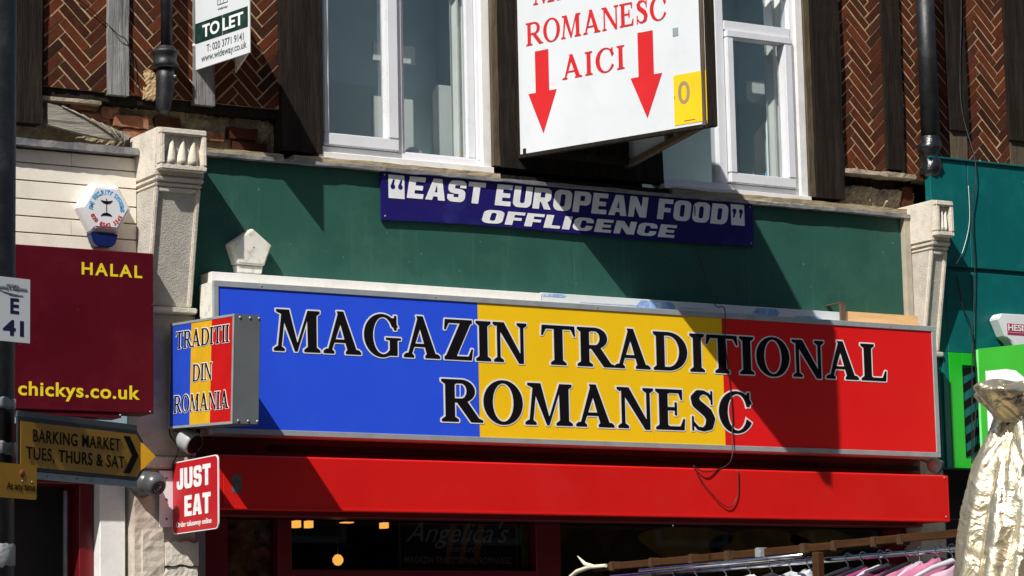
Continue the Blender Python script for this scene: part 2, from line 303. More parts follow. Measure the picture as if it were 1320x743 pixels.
def glyphs(T, t, s=.055):
    def sf(cx0, cx1, y, o=.09):      # bracketed serif on a stem from cx0 to cx1; y = 0 or 1
        k = 1 if y == 0 else -1
        return poly([(cx0-o, y), (cx1+o, y), (cx1+o, y+k*s), (cx1+.015, y+k*s*2), (cx0-.015, y+k*s*2), (cx0-o, y+k*s)])
    def st(x, w_): return UN(rc(x, .01, x+w_, .99), sf(x, x+w_, 0), sf(x, x+w_, 1))
    G = {}
    G['I'] = (T+.24, st(.12, T))
    G['N'] = (.98, UN(rc(.14, 0, .14+t, 1), sf(.14, .14+t, 0), poly([(.03,1),(.03,1-s),(.12,1-2*s),(.12,1)]), poly([(.08,1),(.08+T*1.15,1),(.86,.06),(.86,-.02),(.86-T*.6,-.02)]), rc(.86-t, 0, .86, 1), sf(.86-t, .86, 1)))
    G['M'] = (1.22, UN(poly([(.11,0),(.11+t,0),(.22+t,1),(.22,1)]), sf(.11, .11+t, 0), poly([(.08,1),(.08,1-s),(.2,1-s*2),(.2,1)]),
        poly([(.16,1),(.16+T*1.1,1),(.62,.13),(.58,0),(.54,0)]), poly([(.54,0),(.6,0),(.92,1),(.86,1)]), rc(.86, 0, .86+T, 1), sf(.86, .86+T, 0), poly([(.86,1),(.94+T,1),(.94+T,1-s),(.86+T,1-2*s),(.86,1-2*s)])))
    G['A'] = (1.02, UN(poly([(.12,0),(.12+t,0),(.55,.98),(.40,.98)]), poly([(.37,1.03),(.54,1.03),(.90,0),(.90-T*1.1,0),(.42,.86)]), rc(.24, .27, .72, .27+t*.85), sf(.11, .13+t, 0, .08), sf(.89-T, .9, 0, .08)))
    G['O'] = (1.02, SU(el(.51, .5, .47, .53), el(.51, .5, .47-T, .53-t*.8)))
    ring = SU(el(.50, .5, .46, .53), el(.53, .5, .48-T, .53-t*.8))
    G['C'] = (.93, UN(SU(ring, poly([(.55,.5),(1.1,.84),(1.1,.10)])), rc(.80, .64, .86, 1.0), poly([(.80,.64),(.86,.64),(.86,.95),(.70,.93)])))
    G['G'] = (1.02, UN(SU(ring, rc(.62, .2, 1.1, .72)), rc(.70, .02, .70+T*.9, .42), rc(.60, .40, .99, .40+s), rc(.82, .64, .88, 1.0), poly([(.82,.64),(.88,.64),(.88,.95),(.72,.93)])))
    G['D'] = (1.0, UN(rc(.12, 0, .12+T, 1), SU(UN(rc(.14, 0, .46, 1), IN(el(.44, .5, .52, .5), rc(.4, -1, 2, 2))), UN(rc(.12+T, t, .46, 1-t), IN(el(.44, .5, .52-T, .5-t), rc(.4, -1, 2, 2)))), sf(.12, .2, 0, .08), sf(.12, .2, 1, .08)))
    bowl = SU(UN(rc(.2, .46, .5, 1), IN(el(.49, .73, .33, .27), rc(.45, -1, 2, 2))), UN(rc(.12+T, .46+t, .5, 1-t), IN(el(.49, .73, .33-T*.9, .27-t), rc(.45, -1, 2, 2))))
    G['R'] = (.97, UN(st(.12, T), bowl, poly([(.36,.5),(.36+T*1.2,.5),(.97,0),(.97-T*1.15,0)]), poly([(.78,0),(1.0,0),(1.0,s),(.9,s*1.7)])))
    def bars(y3): return [poly([(.2,1),(.72,1),(.72,.74),(.68,.74),(.62,1-t),(.2,1-t)]), poly([(.2,0),(.76,0),(.78,.28),(.74,.28),(.66,t),(.2,t)])]
    b = bars(0)
    G['E'] = (.84, UN(st(.12, T), *b, rc(.2, .48, .56, .48+t*.9), poly([(.52,.36),(.58,.36),(.58,.68),(.52,.68)])))
    G['L'] = (.80, UN(st(.12, T), b[1]))
    G['T'] = (.92, UN(rc(.46-T/2, .01, .46+T/2, 1), sf(.46-T/2, .46+T/2, 0), poly([(.04,1.0),(.88,1.0),(.90,.74),(.86,.74),(.78,1-t),(.14,1-t),(.06,.74),(.02,.74)])))
    G['Z'] = (.88, UN(poly([(.08,0),(.08+T*1.25,0),(.82,1),(.82-T*1.25,1)]), poly([(.10,1),(.82,1),(.82,1-t),(.2,1-t),(.12,.74),(.08,.74)]), poly([(.08,0),(.80,0),(.84,.28),(.80,.28),(.72,t),(.08,t)])))
    G['S'] = (.78, UN(spine([(.62,.80),(.55,.91),(.42,.965),(.28,.93),(.2,.81),(.24,.68),(.38,.57),(.52,.46),(.60,.31),(.56,.13),(.42,.04),(.27,.06),(.15,.2)],
        [t*.4,t*.45,t*.5,t*.9,T*.48,T*.54,T*.56,T*.56,T*.52,T*.45,t*.55,t*.45,t*.4]), rc(.61, .66, .66, 1.0), rc(.11, 0, .16, .36)))
    return G
def rrp(x0, y0, x1, y1, r, n=6, sq=()):
    pts = []
    for i, (cx, cy, a0) in enumerate(((x1-r, y1-r, 0), (x0+r, y1-r, 90), (x0+r, y0+r, 180), (x1-r, y0+r, 270))):
        if i in sq: pts.append(((x1, y1), (x0, y1), (x0, y0), (x1, y0))[i]); continue
        pts += [(cx+r*math.cos(R(a0+90*k/n)), cy+r*math.sin(R(a0+90*k/n))) for k in range(n+1)]
    return poly(pts)
def block_glyphs():
    S = .29; G = {}; top = rc(-1, -1, 3, 1)
    G['E'] = (.72, UN(rc(0, 0, S, 1), rc(.1, 0, .68, .22), rc(.1, .78, .68, 1), rc(.1, .39, .62, .60)))
    G['F'] = (.70, UN(rc(0, 0, S, 1), rc(.1, .78, .68, 1), rc(.1, .36, .60, .57)))
    G['L'] = (.66, UN(rc(0, 0, S, 1), rc(.1, 0, .64, .22)))
    G['I'] = (.33, rc(0, 0, S, 1))
    G['T'] = (.76, UN(rc(0, .78, .74, 1), rc(.225, 0, .225+S, .9)))
    G['U'] = (.84, IN(SU(rrp(0, 0, .80, 1.5, .24), rrp(S, .2, .80-S, 1.6, .1)), top))
    G['O'] = (.84, SU(rrp(0, 0, .80, 1, .26), rrp(S, .2, .80-S, .8, .1)))
    G['D'] = (.84, SU(rrp(0, 0, .80, 1, .28, sq=(1, 2)), rrp(S, .2, .80-S, .8, .1)))
    G['C'] = (.82, SU(rrp(0, 0, .78, 1, .26), UN(rrp(S, .2, .78-S+.01, .8, .1), rc(.45, .40, 1, .62))))
    G['P'] = (.80, UN(rc(0, 0, S, 1), SU(rrp(0, .34, .77, 1, .22, sq=(1, 2)), rc(S, .55, .77-S+.02, .80))))
    G['R'] = (.84, UN(G['P'][1], poly([(.30,.42),(.58,.42),(.82,0),(.52,0)])))
    G['A'] = (.86, SU(poly([(0,0),(.24,1),(.60,1),(.84,0),(.55,0),(.51,.17),(.33,.17),(.29,0)]), poly([(.36,.36),(.48,.36),(.42,.74)])))
    G['N'] = (.88, UN(rc(0, 0, .26, 1), rc(.58, 0, .84, 1), poly([(.02,1),(.30,1),(.82,0),(.54,0)])))
    G['S'] = (.80, UN(SU(rrp(0, .40, .76, 1, .22), UN(rc(.28, .62, 1.2, .78), rc(.5, .3, 1.2, .62))), SU(rrp(0, 0, .76, .60, .22), UN(rc(-.5, .22, .48, .38), rc(-.5, .38, .26, .7))), rc(.50, .66, .76, .84), rc(0, .16, .26, .34)))
    G['J'] = (.66, IN(SU(rrp(0, 0, .62, 1.5, .2), UN(rrp(.22, .2, .62-S, 1.6, .05), rc(-1, .40, .22, 3))), top))
    return G
GL = {'bold': glyphs(.222, .09), 'book': glyphs(.18, .07, .04), 'block': block_glyphs()}
def contour(F, lev):
    "marching squares -> list of closed loops in cell units"
    S = F < lev; H, W = S.shape; nxt = {}
    c = S[:-1, :-1]*1+S[:-1, 1:]*2+S[1:, 1:]*4+S[1:, :-1]*8
    ys, xs = np.where((c > 0) & (c < 15))
    tab = {1:[(3,0)],2:[(0,1)],3:[(3,1)],4:[(1,2)],5:[(3,2),(1,0)],6:[(0,2)],7:[(3,2)],8:[(2,3)],9:[(2,0)],10:[(0,3),(2,1)],11:[(2,1)],12:[(1,3)],13:[(1,0)],14:[(0,3)]}
    def key(y, x, e): return [(0, y, x), (1, y, x+1), (0, y+1, x), (1, y, x)][e]
    for y, x in zip(ys.tolist(), xs.tolist()):
        for a, b in tab[int(c[y, x])]: nxt[key(y, x, a)] = key(y, x, b)
    def pt(k):
        o, y, x = k
        if o == 0: a, b = F[y, x]-lev, F[y, x+1]-lev; return (x+a/(a-b), y)
        a, b = F[y, x]-lev, F[y+1, x]-lev; return (x, y+a/(a-b))
    loops = []; seen = set()
    for k in list(nxt):
        if k in seen: continue
        lp = []; q = k
        while q in nxt and q not in seen: seen.add(q); lp.append(pt(q)); q = nxt[q]
        if len(lp) > 5: loops.append(lp)
    return loops
def rdp(p, eps):
    if len(p) < 3: return p
    a, b = np.array(p[0]), np.array(p[-1]); q = np.array(p); e = b-a; l = np.hypot(*e)
    d = np.abs(e[0]*(q[:, 1]-a[1])-e[1]*(q[:, 0]-a[0]))/l if l > 1e-9 else np.hypot(*(q-a).T)
    i = int(d.argmax())
    if d[i] < eps: return [p[0], p[-1]]
    return rdp(p[:i+1], eps)[:-1]+rdp(p[i:], eps)
def mesh2d_from_loops(loops):
    cu = bpy.data.curves.new('c', 'CURVE'); cu.dimensions = '2D'; cu.fill_mode = 'BOTH'
    for lp in loops:
        sp = cu.splines.new('POLY'); sp.points.add(len(lp)-1); sp.use_cyclic_u = True
        for q, (a, b) in zip(sp.points, lp): q.co = (a, b, 0, 1)
    return curve_mesh(cu)
def curve_mesh(cu):
    o = bpy.data.objects.new('c', cu); COL.objects.link(o)
    me = bpy.data.meshes.new_from_object(o.evaluated_get(bpy.context.evaluated_depsgraph_get()))
    v = [tuple(p.co) for p in me.vertices]; f = [list(p.vertices) for p in me.polygons]
    bpy.data.objects.remove(o); bpy.data.curves.remove(cu); bpy.data.meshes.remove(me); return v, f
def serif_line(text, style, off=0., gap=.0):
    "returns list of (verts, faces) for offsets 0 and off, in cap-height units, x from 0; plus width"
    G = GL[style]; xs = []; x = 0
    for ch in text:
        if ch == ' ': x += .42; xs.append(None); continue
        xs.append(x); x += G[ch][0]+gap
    Wd = x-gap; H = int((1+2*PADG)*RES); W = int((Wd+2*PADG)*RES)+2
    F = np.full((H, W), 1.0)
    for ch, x0 in zip(text, xs):
        if x0 is None: continue
        i0 = int(round(x0*RES)); i1 = min(W, i0+int((G[ch][0]+2*PADG+.1)*RES))
        yy, xx = np.mgrid[0:H, 0:i1-i0]; F[:, i0:i1] = np.minimum(F[:, i0:i1], G[ch][1](xx/RES-PADG, yy/RES-PADG))
    out = []
    for lv in ([0.] + ([off] if off else [])):
        loops = []
        for lp in contour(F, lv):
            h = len(lp)//2; q = rdp(lp[:h+1], .22)[:-1]+rdp(lp[h:]+[lp[0]], .22)[:-1]
            if len(q) > 3: loops.append([(a/RES-PADG, b/RES-PADG) for a, b in q])
        out.append(mesh2d_from_loops(loops))
    return out, Wd
def sans(text, offset=0., shear=0., spacing=1.):
    cu = bpy.data.curves.new('t', 'FONT'); cu.body = text; cu.offset = offset; cu.shear = shear; cu.space_character = spacing; cu.resolution_u = 5
    return curve_mesh(cu)
_cap = sans('H'); CAP = max(p[1] for p in _cap[0])
def flat(vf, name, m, parent, O, U, V, sx, sy, x, y, n0=0., th=.0012, fn=None):
    "lay 2D faces on a plane, with a little thickness"
    v, f = vf; N = U.cross(V)
    if name == 'lettering' and len(f):                 # big short words: every letter an object of its own
        par_ = list(range(len(v)))
        def fd(i):
            while par_[i] != i: par_[i] = par_[par_[i]]; i = par_[i]
            return i
        for q in f:
            for i in q[1:]: par_[fd(i)] = fd(q[0])
        gr = {}
        for q in f: gr.setdefault(fd(q[0]), []).append(q)
        if 1 < len(gr) <= 4:
            for fs in gr.values():
                ids = sorted({i for q in fs for i in q}); mp = {a: b for b, a in enumerate(ids)}
                o = flat(([v[i] for i in ids], [[mp[i] for i in q] for q in fs]), 'letter', m, parent, O, U, V, sx, sy, x, y, n0, th, fn)
            return o
    def P(a, b, n):
        a, b = x+a*sx, y+b*sy
        if fn: a, b = fn(a, b)
        return O+U*a+V*b+N*(n0+n)
    n = len(v); P_ = [P(a, b, th) for a, b, _ in v]+[P(a, b, 0) for a, b, _ in v]
    from collections import Counter
    E_ = Counter(); D = {}
    for q in f:
        for i in range(len(q)): a, b = q[i], q[(i+1) % len(q)]; k = (min(a, b), max(a, b)); E_[k] += 1; D[k] = (a, b)
    F_ = [list(q) for q in f]+[(D[k][1], D[k][0], D[k][0]+n, D[k][1]+n) for k, c in E_.items() if c == 1]
    org = ROOTLOC[parent.name]; me = bpy.data.meshes.new(name); me.from_pydata([p-org for p in P_], [], F_)
    return link(name, me, m, parent)
def serif_text(text, style, m, parent, O, U, V, x0, x1, y0, y1, outline=None, off=.034, n0=.001, gap=0., shear=0.):
    parts, Wd = serif_line(text, style, off if outline else 0, gap)
    sx, sy = (x1-x0)/Wd, y1-y0
    if outline: flat(parts[1], 'lettering_outline', outline, parent, O, U, V, sx, sy, x0, y0, n0, .0012)
    return flat(parts[0], 'lettering', m, parent, O, U, V, sx, sy, x0, y0, n0+(.0012 if outline else 0)+.0005, .0012, (lambda a, b: (a+shear*(b-y0), b)) if shear else None)
def sans_text(text, m, parent, O, U, V, x0, x1, y0, caph, offset=0., shear=0., n0=.001, spacing=1., name='lettering', fn=None, th=.0012):
    vf = sans(text, offset, shear, spacing); a = min(p[0] for p in vf[0]); b = max(p[0] for p in vf[0])
    sx = (x1-x0)/(b-a); v = [(p[0]-a, p[1], 0) for p in vf[0]]
    return flat((v, vf[1]), name, m, parent, O, U, V, sx, caph/(CAP+2*offset), x0, y0+offset*caph/CAP, n0, th, fn)
W0 = Vector((0, 0, 0))
def wall(y): return Vector((0, y, 0))

# ================================================================== SETTING
MB().box(-60, 80, -60, -3.2, -.3, -.12).build('road', M['asphalt'], kind='structure')
MB().box(-60, 80, -3.15, 6, -.3, 0).build('pavement', M['paving'], kind='structure', bevel=0)
MB().box(-60, 80, -3.2, -3.151, -.3, .004).build('kerb', M['paving'], kind='structure', bevel=0)

for k in range(5):  # unseen houses opposite, added and heightened to cut sky light and deepen shade
    x0 = -26+12*k; t = thing('unseen_terraced_house', ['first','second','third','fourth','fifth'][k]+' unseen plain brick shop terrace house across the street, added to cut sky light, counting from the left', 'house', (x0+6, -19, 0), 'terrace across the street')
    hz = 8.3+(k % 3)*.4; MB().box(x0, x0+11.96, -28, -19, 0, hz).build('wall', M['brick_dark'], t); MB().prism([(-28.4, hz), (-18.7, hz), (-23, hz+2.8)], W0, Y, Z, X, x0-.02, x0+11.98).build('roof', M['cam_grey'], t)
    for i in range(4):
        for z0 in (3.7, 6.0): f_ = MB().box(x0+1+2.8*i, x0+2.3+2.8*i, -18.97, -18.93, z0, z0+1.3).build('window', M['pvc'], t); MB().box(x0+1.1+2.8*i, x0+2.2+2.8*i, -18.925, -18.915, z0+.1, z0+1.2).build('pane', M['lens'], f_)
    MB().box(x0+.3, x0+11.6, -18.98, -18.9, .4, 3.0).build('shop_window', M['lens'], t)
# ================================================================== UPPER STOREY
bld = thing('timber_framed_building', 'upper storey of dark timber posts and red herringbone brick above the shop signs', 'building', (9.5, .2, 0))
MT = .0045
def clip(poly_, x0, x1, z0, z1):
    def cl(p, f):
        out = []
        for i in range(len(p)):
            a, b = p[i], p[(i+1) % len(p)]; fa, fb = f(a), f(b)
            if fa >= 0: out.append(a)
            if (fa >= 0) != (fb >= 0): t = fa/(fa-fb); out.append((a[0]+(b[0]-a[0])*t, a[1]+(b[1]-a[1])*t))
        return out
    for f in (lambda p: p[0]-x0, lambda p: x1-p[0], lambda p: p[1]-z0, lambda p: z1-p[1]):
        if poly_: poly_ = cl(poly_, f)
    return poly_
BL, BW, JT = .216, .0495, .0090
def brick_mesh(pts, cx, cz):
    n = len(pts); e = .0025
    sh = [((a-cx), (b-cz)) for a, b in pts]; sc = [(a*(1-e/max(.02, math.hypot(a, b))), b*(1-e/max(.02, math.hypot(a, b)))) for a, b in sh]
    P = [(a, MT+.004, b) for a, b in sh]+[(a, e, b) for a, b in sh]+[(a, 0, b) for a, b in sc]
    F = [(i, (i+1) % n, n+(i+1) % n, n+i) for i in range(n)]+[(n+i, n+(i+1) % n, 2*n+(i+1) % n, 2*n+i) for i in range(n)]+[list(range(2*n, 3*n))]
    me = bpy.data.meshes.new('brick'); me.from_pydata(P, [], F); return me
hs = .5**.5
whole = {}
BY = -.068
def herring(x0, x1, z0, z1, ox, oz, seed, darkp=.25, ztop=99):
    rnd = random.Random(seed)
    pan = MB().box(x0, x1, BY+MT-.001, .14, z0, z1).build('brick_panel', M['mortar'], bld)
    Wp, Lp = BW+JT, BL+JT; loc0 = ROOTLOC[bld.name]; far = MB()
    for m_ in range(-3, 5):
        for n in range(-60, 60):
            for kind in (0, 1):
                u0, v0 = n*Wp+m_*Lp, n*Wp-m_*Lp
                if kind == 0: r = (u0, u0+BL, v0, v0+BW)
                else: r = (Lp+u0, Lp+u0+BW, v0+Wp-Lp, v0+Wp-Lp+BL)
                cs = [(r[0], r[2]), (r[1], r[2]), (r[1], r[3]), (r[0], r[3])]
                jx, jz, ja = rnd.uniform(-.002, .002), rnd.uniform(-.002, .002), rnd.uniform(-.012, .012)
                q = [((u-v)*hs+ox, (u+v)*hs+oz) for u, v in cs]; cx = sum(p[0] for p in q)/4; cz = sum(p[1] for p in q)/4
                if not (x0-.15 < cx < x1+.15 and z0-.15 < cz < z1+.15): continue
                q = [(cx+(a-cx)*math.cos(ja)-(b-cz)*math.sin(ja)+jx, cz+(a-cx)*math.sin(ja)+(b-cz)*math.cos(ja)+jz) for a, b in q]
                c = clip(q, x0, x1, z0, z1)
                if len(c) < 3: continue
                ar = abs(sum(c[i][0]*c[(i+1) % len(c)][1]-c[(i+1) % len(c)][0]*c[i][1] for i in range(len(c))))/2
                if ar < .0006: continue
                if cz > ztop:
                    k_ = .99; n_ = len(c); gx = sum(p[0] for p in c)/n_; gz = sum(p[1] for p in c)/n_
                    far.prism(c, wall(0), X, Z, Y, BY, BY+MT+.003); continue
                mt = M['brick_dark'] if rnd.random() < darkp else M['brick']
                full = ar > BL*BW*.98
                if full:
                    k = (kind, mt.name)
                    if k not in whole:
                        q0 = [((u-v)*hs, (u+v)*hs) for u, v in ([(-BL/2,-BW/2),(BL/2,-BW/2),(BL/2,BW/2),(-BL/2,BW/2)] if kind == 0 else [(-BW/2,-BL/2),(BW/2,-BL/2),(BW/2,BL/2),(-BW/2,BL/2)])]
                        whole[k] = brick_mesh(q0, 0, 0)
                    me = whole[k]
                else: me = brick_mesh(c, cx, cz)
                o = link('brick', me, mt, pan); o.location = Vector((cx+(jx if full else 0), BY+rnd.uniform(-.0015, .002), cz+(jz if full else 0)))-loc0
                if full: o.rotation_euler = (rnd.uniform(-.01, .01), -ja, rnd.uniform(-.012, .012))
    if far.v: far.build('brickwork', M['brick'], pan, kind='stuff')
    return pan
ZT = 6.62
herring(5.845, 6.245, 5.085, 6.60, 6.13, 5.10, 1, .25, 5.74)
herring(6.35, 6.785, 5.085, 6.60, 6.52, 5.13, 2, .3, 5.74)
herring(6.89, 7.335, 5.085, 6.60, 7.225, 5.09, 3, .2, 5.78)
herring(11.562, 11.95, 5.075, 6.60, 11.84, 5.10, 4, .25, 6.36)
herring(12.08, 12.515, 5.055, 6.60, 12.225, 5.12, 5, .25, 6.40)
herring(12.655, 13.05, 5.20, 6.60, 12.97, 5.12, 6, .25, 6.46)
herring(4.2, 5.58, 5.085, 6.60, 4.8, 5.1, 11, .25, 0); herring(13.41, 14.2, 5.20, 6.60, 13.7, 5.1, 12, .25, 0)
def post(x0, x1, y0, z0, z1, m='timber', seed=0, jit=.004, y1=.0, label=None):
    return rough_bar(x0, x1, y0, y1, z0, z1, 'z', jit, .07, seed).build('timber_post', M[m], bld, label=label)
post(5.585, 5.82, -.10, 4.855, ZT, 'timber', 1)
post(6.225, 6.355, -.095, 5.068, ZT, 'timber_grey', 2, label='grey bare post with peeled black paint')
post(6.77, 6.90, -.095, 5.06, ZT, 'timber_grey', 3, label='grey post stub below the letting board')
post(7.33, 7.60, -.105, 4.83, ZT, 'timber', 4)
post(8.80, 8.845, -.100, 4.86, ZT, 'timber_brown', 5)
post(8.847, 9.06, -.112, 4.85, ZT, 'timber', 6)
post(9.062, 9.62, -.03, 4.85, ZT, 'timber', 61, .003)
post(9.622, 10.10, -.06, 4.85, ZT, 'timber', 62, .003)
post(11.265, 11.312, -.085, 4.85, ZT, 'timber_brown', 7)
post(11.314, 11.545, -.11, 4.845, ZT, 'timber', 8)
post(11.935, 12.085, -.095, 5.09, ZT, 'timber', 9)
post(12.50, 12.66, -.10, 5.41, ZT, 'timber', 10)
post(12.505, 12.655, -.08, 5.05, 5.409, 'timber_brown', 11, label='short lighter brown splice at the foot of a post')
post(13.04, 13.40, -.10, 5.385, ZT, 'timber', 12)
post(13.05, 13.38, -.08, 5.05, 5.384, 'timber_brown', 13)
# sill beam under the brick panels, rubble band
rough_bar(4.2, 7.34, -.050, .10, 5.030, 5.078, 'x', .005, .05, 21).build('sill_beam', M['timber'], bld)
rough_bar(5.84, 6.20, -.06, .02, 5.010, 5.029, 'x', .003, .05, 22).build('mortar_fillet', M['render'], bld)
rub = bumpy(4.2, 7.34, 4.74, 5.03, .03, .02, .016, 3, .12).build('rubble_masonry', M['rubble'], bld)
rl = ROOTLOC[bld.name]
rndb = random.Random(5)
def chip_brick(x0, x1, z0, z1, y=-.0, m='brick_org', seed=0, par=None):
    rr = random.Random(seed); pts = []
    for (a, b, c, d) in ((x0, z0, x1, z0), (x1, z0, x1, z1), (x1, z1, x0, z1), (x0, z1, x0, z0)):
        n = max(2, int(max(abs(c-a), abs(d-b))/.03))
        for i in range(n): t = i/n; pts.append((a+(c-a)*t+rr.uniform(-.004, .004), b+(d-b)*t+rr.uniform(-.004, .004)))
    return MB().prism(pts, wall(0), X, Z, Y, y, .09).build('brick', M[m], par or rub)
for i, (a, b, c, d, yy, mm) in enumerate([(6.03, 6.17, 4.985, 5.022, -.004, 'brick_org'), (6.30, 6.51, 4.905, 4.972, -.016, 'brick_org'), (6.22, 6.33, 4.945, 5.01, -.008, 'brick_org'),
        (6.10, 6.27, 4.925, 4.968, -.002, 'brick_org'), (6.35, 6.52, 4.845, 4.893, -.004, 'brick_org'), (6.56, 6.72, 4.925, 4.985, -.002, 'brick_dark'), (6.83, 7.0, 4.87, 4.925, -.006, 'brick_org'),
        (7.03, 7.22, 4.90, 4.965, -.006, 'brick_dark'), (6.62, 6.80, 4.85, 4.905, -.004, 'brick_dark'), (7.06, 7.28, 4.82, 4.88, -.004, 'brick_dark')]):
    chip_brick(a, b, c, d, yy, mm, i)
# split grey board lying on the left flashing
bd = MB().prism([(5.865, 4.862), (5.865, 4.985), (5.92, 4.978), (6.10, 4.925), (6.24, 4.885), (6.37, 4.84), (6.36, 4.815), (6.22, 4.81), (6.05, 4.83)], wall(0), X, Z, Y, -.075, -.035).build('split_board', M['grey_wood'])
tag(bd, 'grey broken board slanting down onto the flashing over the cream boarding', 'board')
for i in range(7):
    z = 4.975-.019*i; MB().tube([(5.95+.06*i, -.08, z), (6.15+.03*i, -.084, z-.075), (6.34, -.07, 4.832+.002*i)], [.004, .005, .002], 5).build('splinter', M['cap_wood' if i % 2 else 'grey_wood'], bd)
# right-hand band
rough_bar(11.55, 12.16, -.10, .06, 5.035, 5.066, 'x', .007, .03, 31).build('mortar_fillet', M['render'], bld, label='pale crumbling cement ledge under the brick')
rough_bar(11.57, 12.22, .02, .12, 4.955, 5.05, 'x', .004, .05, 32).build('sill_beam', M['timber'], bld)
rub2 = bumpy(11.57, 12.21, 4.80, 4.965, .0, .035, .012, 9, .14, .006).build('rubble_masonry', M['render'], bld)
chip_brick(12.10, 12.19, 4.84, 4.99, -.03, 'brick_dark', 44, rub2)
bx('rear_wall', M['timber'], bld, 4.2, 14.2, .141, .20, 4.2, 4.849)
bx('rear_wall', M['timber'], bld, 4.2, 7.60, .141, .20, 4.85, ZT)
bx('rear_wall', M['timber'], bld, 8.86, 10.07, .141, .20, 4.85, ZT)
bx('rear_wall', M['timber'], bld, 11.30, 14.2, .141, .20, 4.85, ZT)
# flashings above the two fascias
def ledge(x0, x1, z0, z1, y0, seed, m='lead', name='flashing'): return rough_bar(x0, x1, y0, -.02, z0, z1, 'x', .004, .04, seed).build(name, M[m], bld)
ledge(4.2, 6.385, 4.712, 4.752, -.165, 41)
ledge(6.69, 12.06, 4.747, 4.767, -.17, 42)
ledge(6.70, 7.33, 4.770, 4.800, -.13, 43, 'cap_wood', 'timber_cap')
ledge(7.40, 8.83, 4.770, 4.806, -.125, 44, 'cap_wood', 'timber_cap')
ledge(8.85, 10.1, 4.770, 4.80, -.125, 45, 'timber', 'timber_cap')
ledge(10.12, 12.055, 4.770, 4.812, -.135, 46, 'cap_wood', 'timber_cap')
bx('sill_board', M['white_paint'], bld, 7.58, 8.80, -.10, .02, 4.808, 4.846)
bx('sill_board', M['white_paint'], bld, 10.08, 11.265, -.10, .02, 4.814, 4.846)
# windows
def frame_rect(mb, x0, x1, z0, z1, l, r, b, t, y0, y1):
    mb.box(x0, x1, y0, y1, z0, z0+b); mb.box(x0, x1, y0, y1, z1-t, z1)
    mb.box(x0, x0+l, y0, y1, z0+b+.0004, z1-t-.0004); mb.box(x1-r, x1, y0, y1, z0+b+.0004, z1-t-.0004); return mb
ZW = 6.32
win = frame_rect(MB(), 7.605, 8.795, 4.850, ZW, .03, .075, .045, .07, -.04, .06).build('window', M['pvc'], bld, .003, 2)
MB().box(8.155, 8.19, -.038, .055, 4.896, ZW-.071).build('mullion', M['pvc'], win, .003, 2)
frame_rect(MB(), 7.637, 8.153, 4.90, ZW-.075, .038, .075, .075, .06, -.062, .03).build('sash', M['pvc'], win, .006, 2)
frame_rect(MB(), 8.192, 8.718, 4.896, ZW-.075, .022, .055, .014, .04, -.02, .03).build('sash', M['pvc'], win, .003, 2)
bx('pane', M['pane'], win, 7.67, 8.09, .004, .010, 4.97, ZW-.12, 0)
bx('pane', M['pane'], win, 8.21, 8.67, .004, .010, 4.905, ZW-.11, 0)
bx('frame_trim', M['white_paint'], win, 8.738, 8.798, -.075, -.041, 4.850, ZW, .002)
win2 = frame_rect(MB(), 10.09, 11.262, 4.850, ZW, .03, .085, .045, .07, -.04, .06).build('window', M['pvc'], bld, .003, 2)
MB().box(10.565, 10.63, -.038, .055, 4.896, ZW-.071).build('mullion', M['pvc'], win2, .003, 2)
MB().box(10.632, 11.175, -.045, .055, 5.932, 5.995).build('transom', M['pvc'], win2, .003, 2)
frame_rect(MB(), 10.636, 11.173, 4.90, 5.930, .055, .062, .068, .05, -.066, .03).build('sash', M['pvc'], win2, .006, 2)
bx('pane', M['pane'], win2, 10.12, 10.562, .004, .010, 4.896, ZW-.08, 0)
bx('pane', M['pane'], win2, 10.69, 11.112, .004, .010, 4.966, 5.882, 0)
bx('pane', M['pane'], win2, 10.632, 11.174, .004, .010, 5.996, ZW-.08, 0)
bx('frame_trim', M['white_paint'], win2, 11.205, 11.262, -.07, -.041, 4.850, ZW, .002)
def handle(x, y, z, p): MB().box(x, x+.014, y-.014, y, z, z+.05).box(x+.003, x+.011, y-.024, y-.0145, z-.04, z+.03).build('handle', M['pvc'], p, .002, 1)
# rooms behind
def room(x0, x1):
    rm = MB(); d = 1.1
    rm.box(x0-.3, x1+.3, d, d+.05, 4.3, 6.9); rm.box(x0-.35, x0-.3, .21, d, 4.3, 6.9); rm.box(x1+.3, x1+.35, .21, d, 4.3, 6.9)
    rm.box(x0-.3, x1+.3, .21, d, 6.66, 6.72); rm.box(x0-.3, x1+.3, .21, d, 4.2, 4.3); return rm.build('room', M['wall_in'], bld)
room(7.6, 8.8); room(10.1, 11.26)
def curtain(x0, x1, y, z0, z1, n, p, m='curtain', a=.012):
    P = []; k = n*6
    for i in range(k+1):
        x = x0+(x1-x0)*i/k; yy = y+a*math.sin(i/6*2*math.pi); P += [(x, yy, z0), (x, yy, z1), (x, yy+.004, z1), (x, yy+.004, z0)]
    F = [(4*i+j, 4*i+(j+1) % 4, 4*i+4+(j+1) % 4, 4*i+4+j) for i in range(k) for j in range(4)]+[(0,1,2,3), (4*k+3, 4*k+2, 4*k+1, 4*k)]
    mb = MB(); mb.add(P, F, False); return mb.build('curtain', M[m], p)
curtain(8.63, 8.76, .12, 4.9, 6.4, 2, win); curtain(11.085, 11.24, .12, 4.9, 6.4, 2, win2)
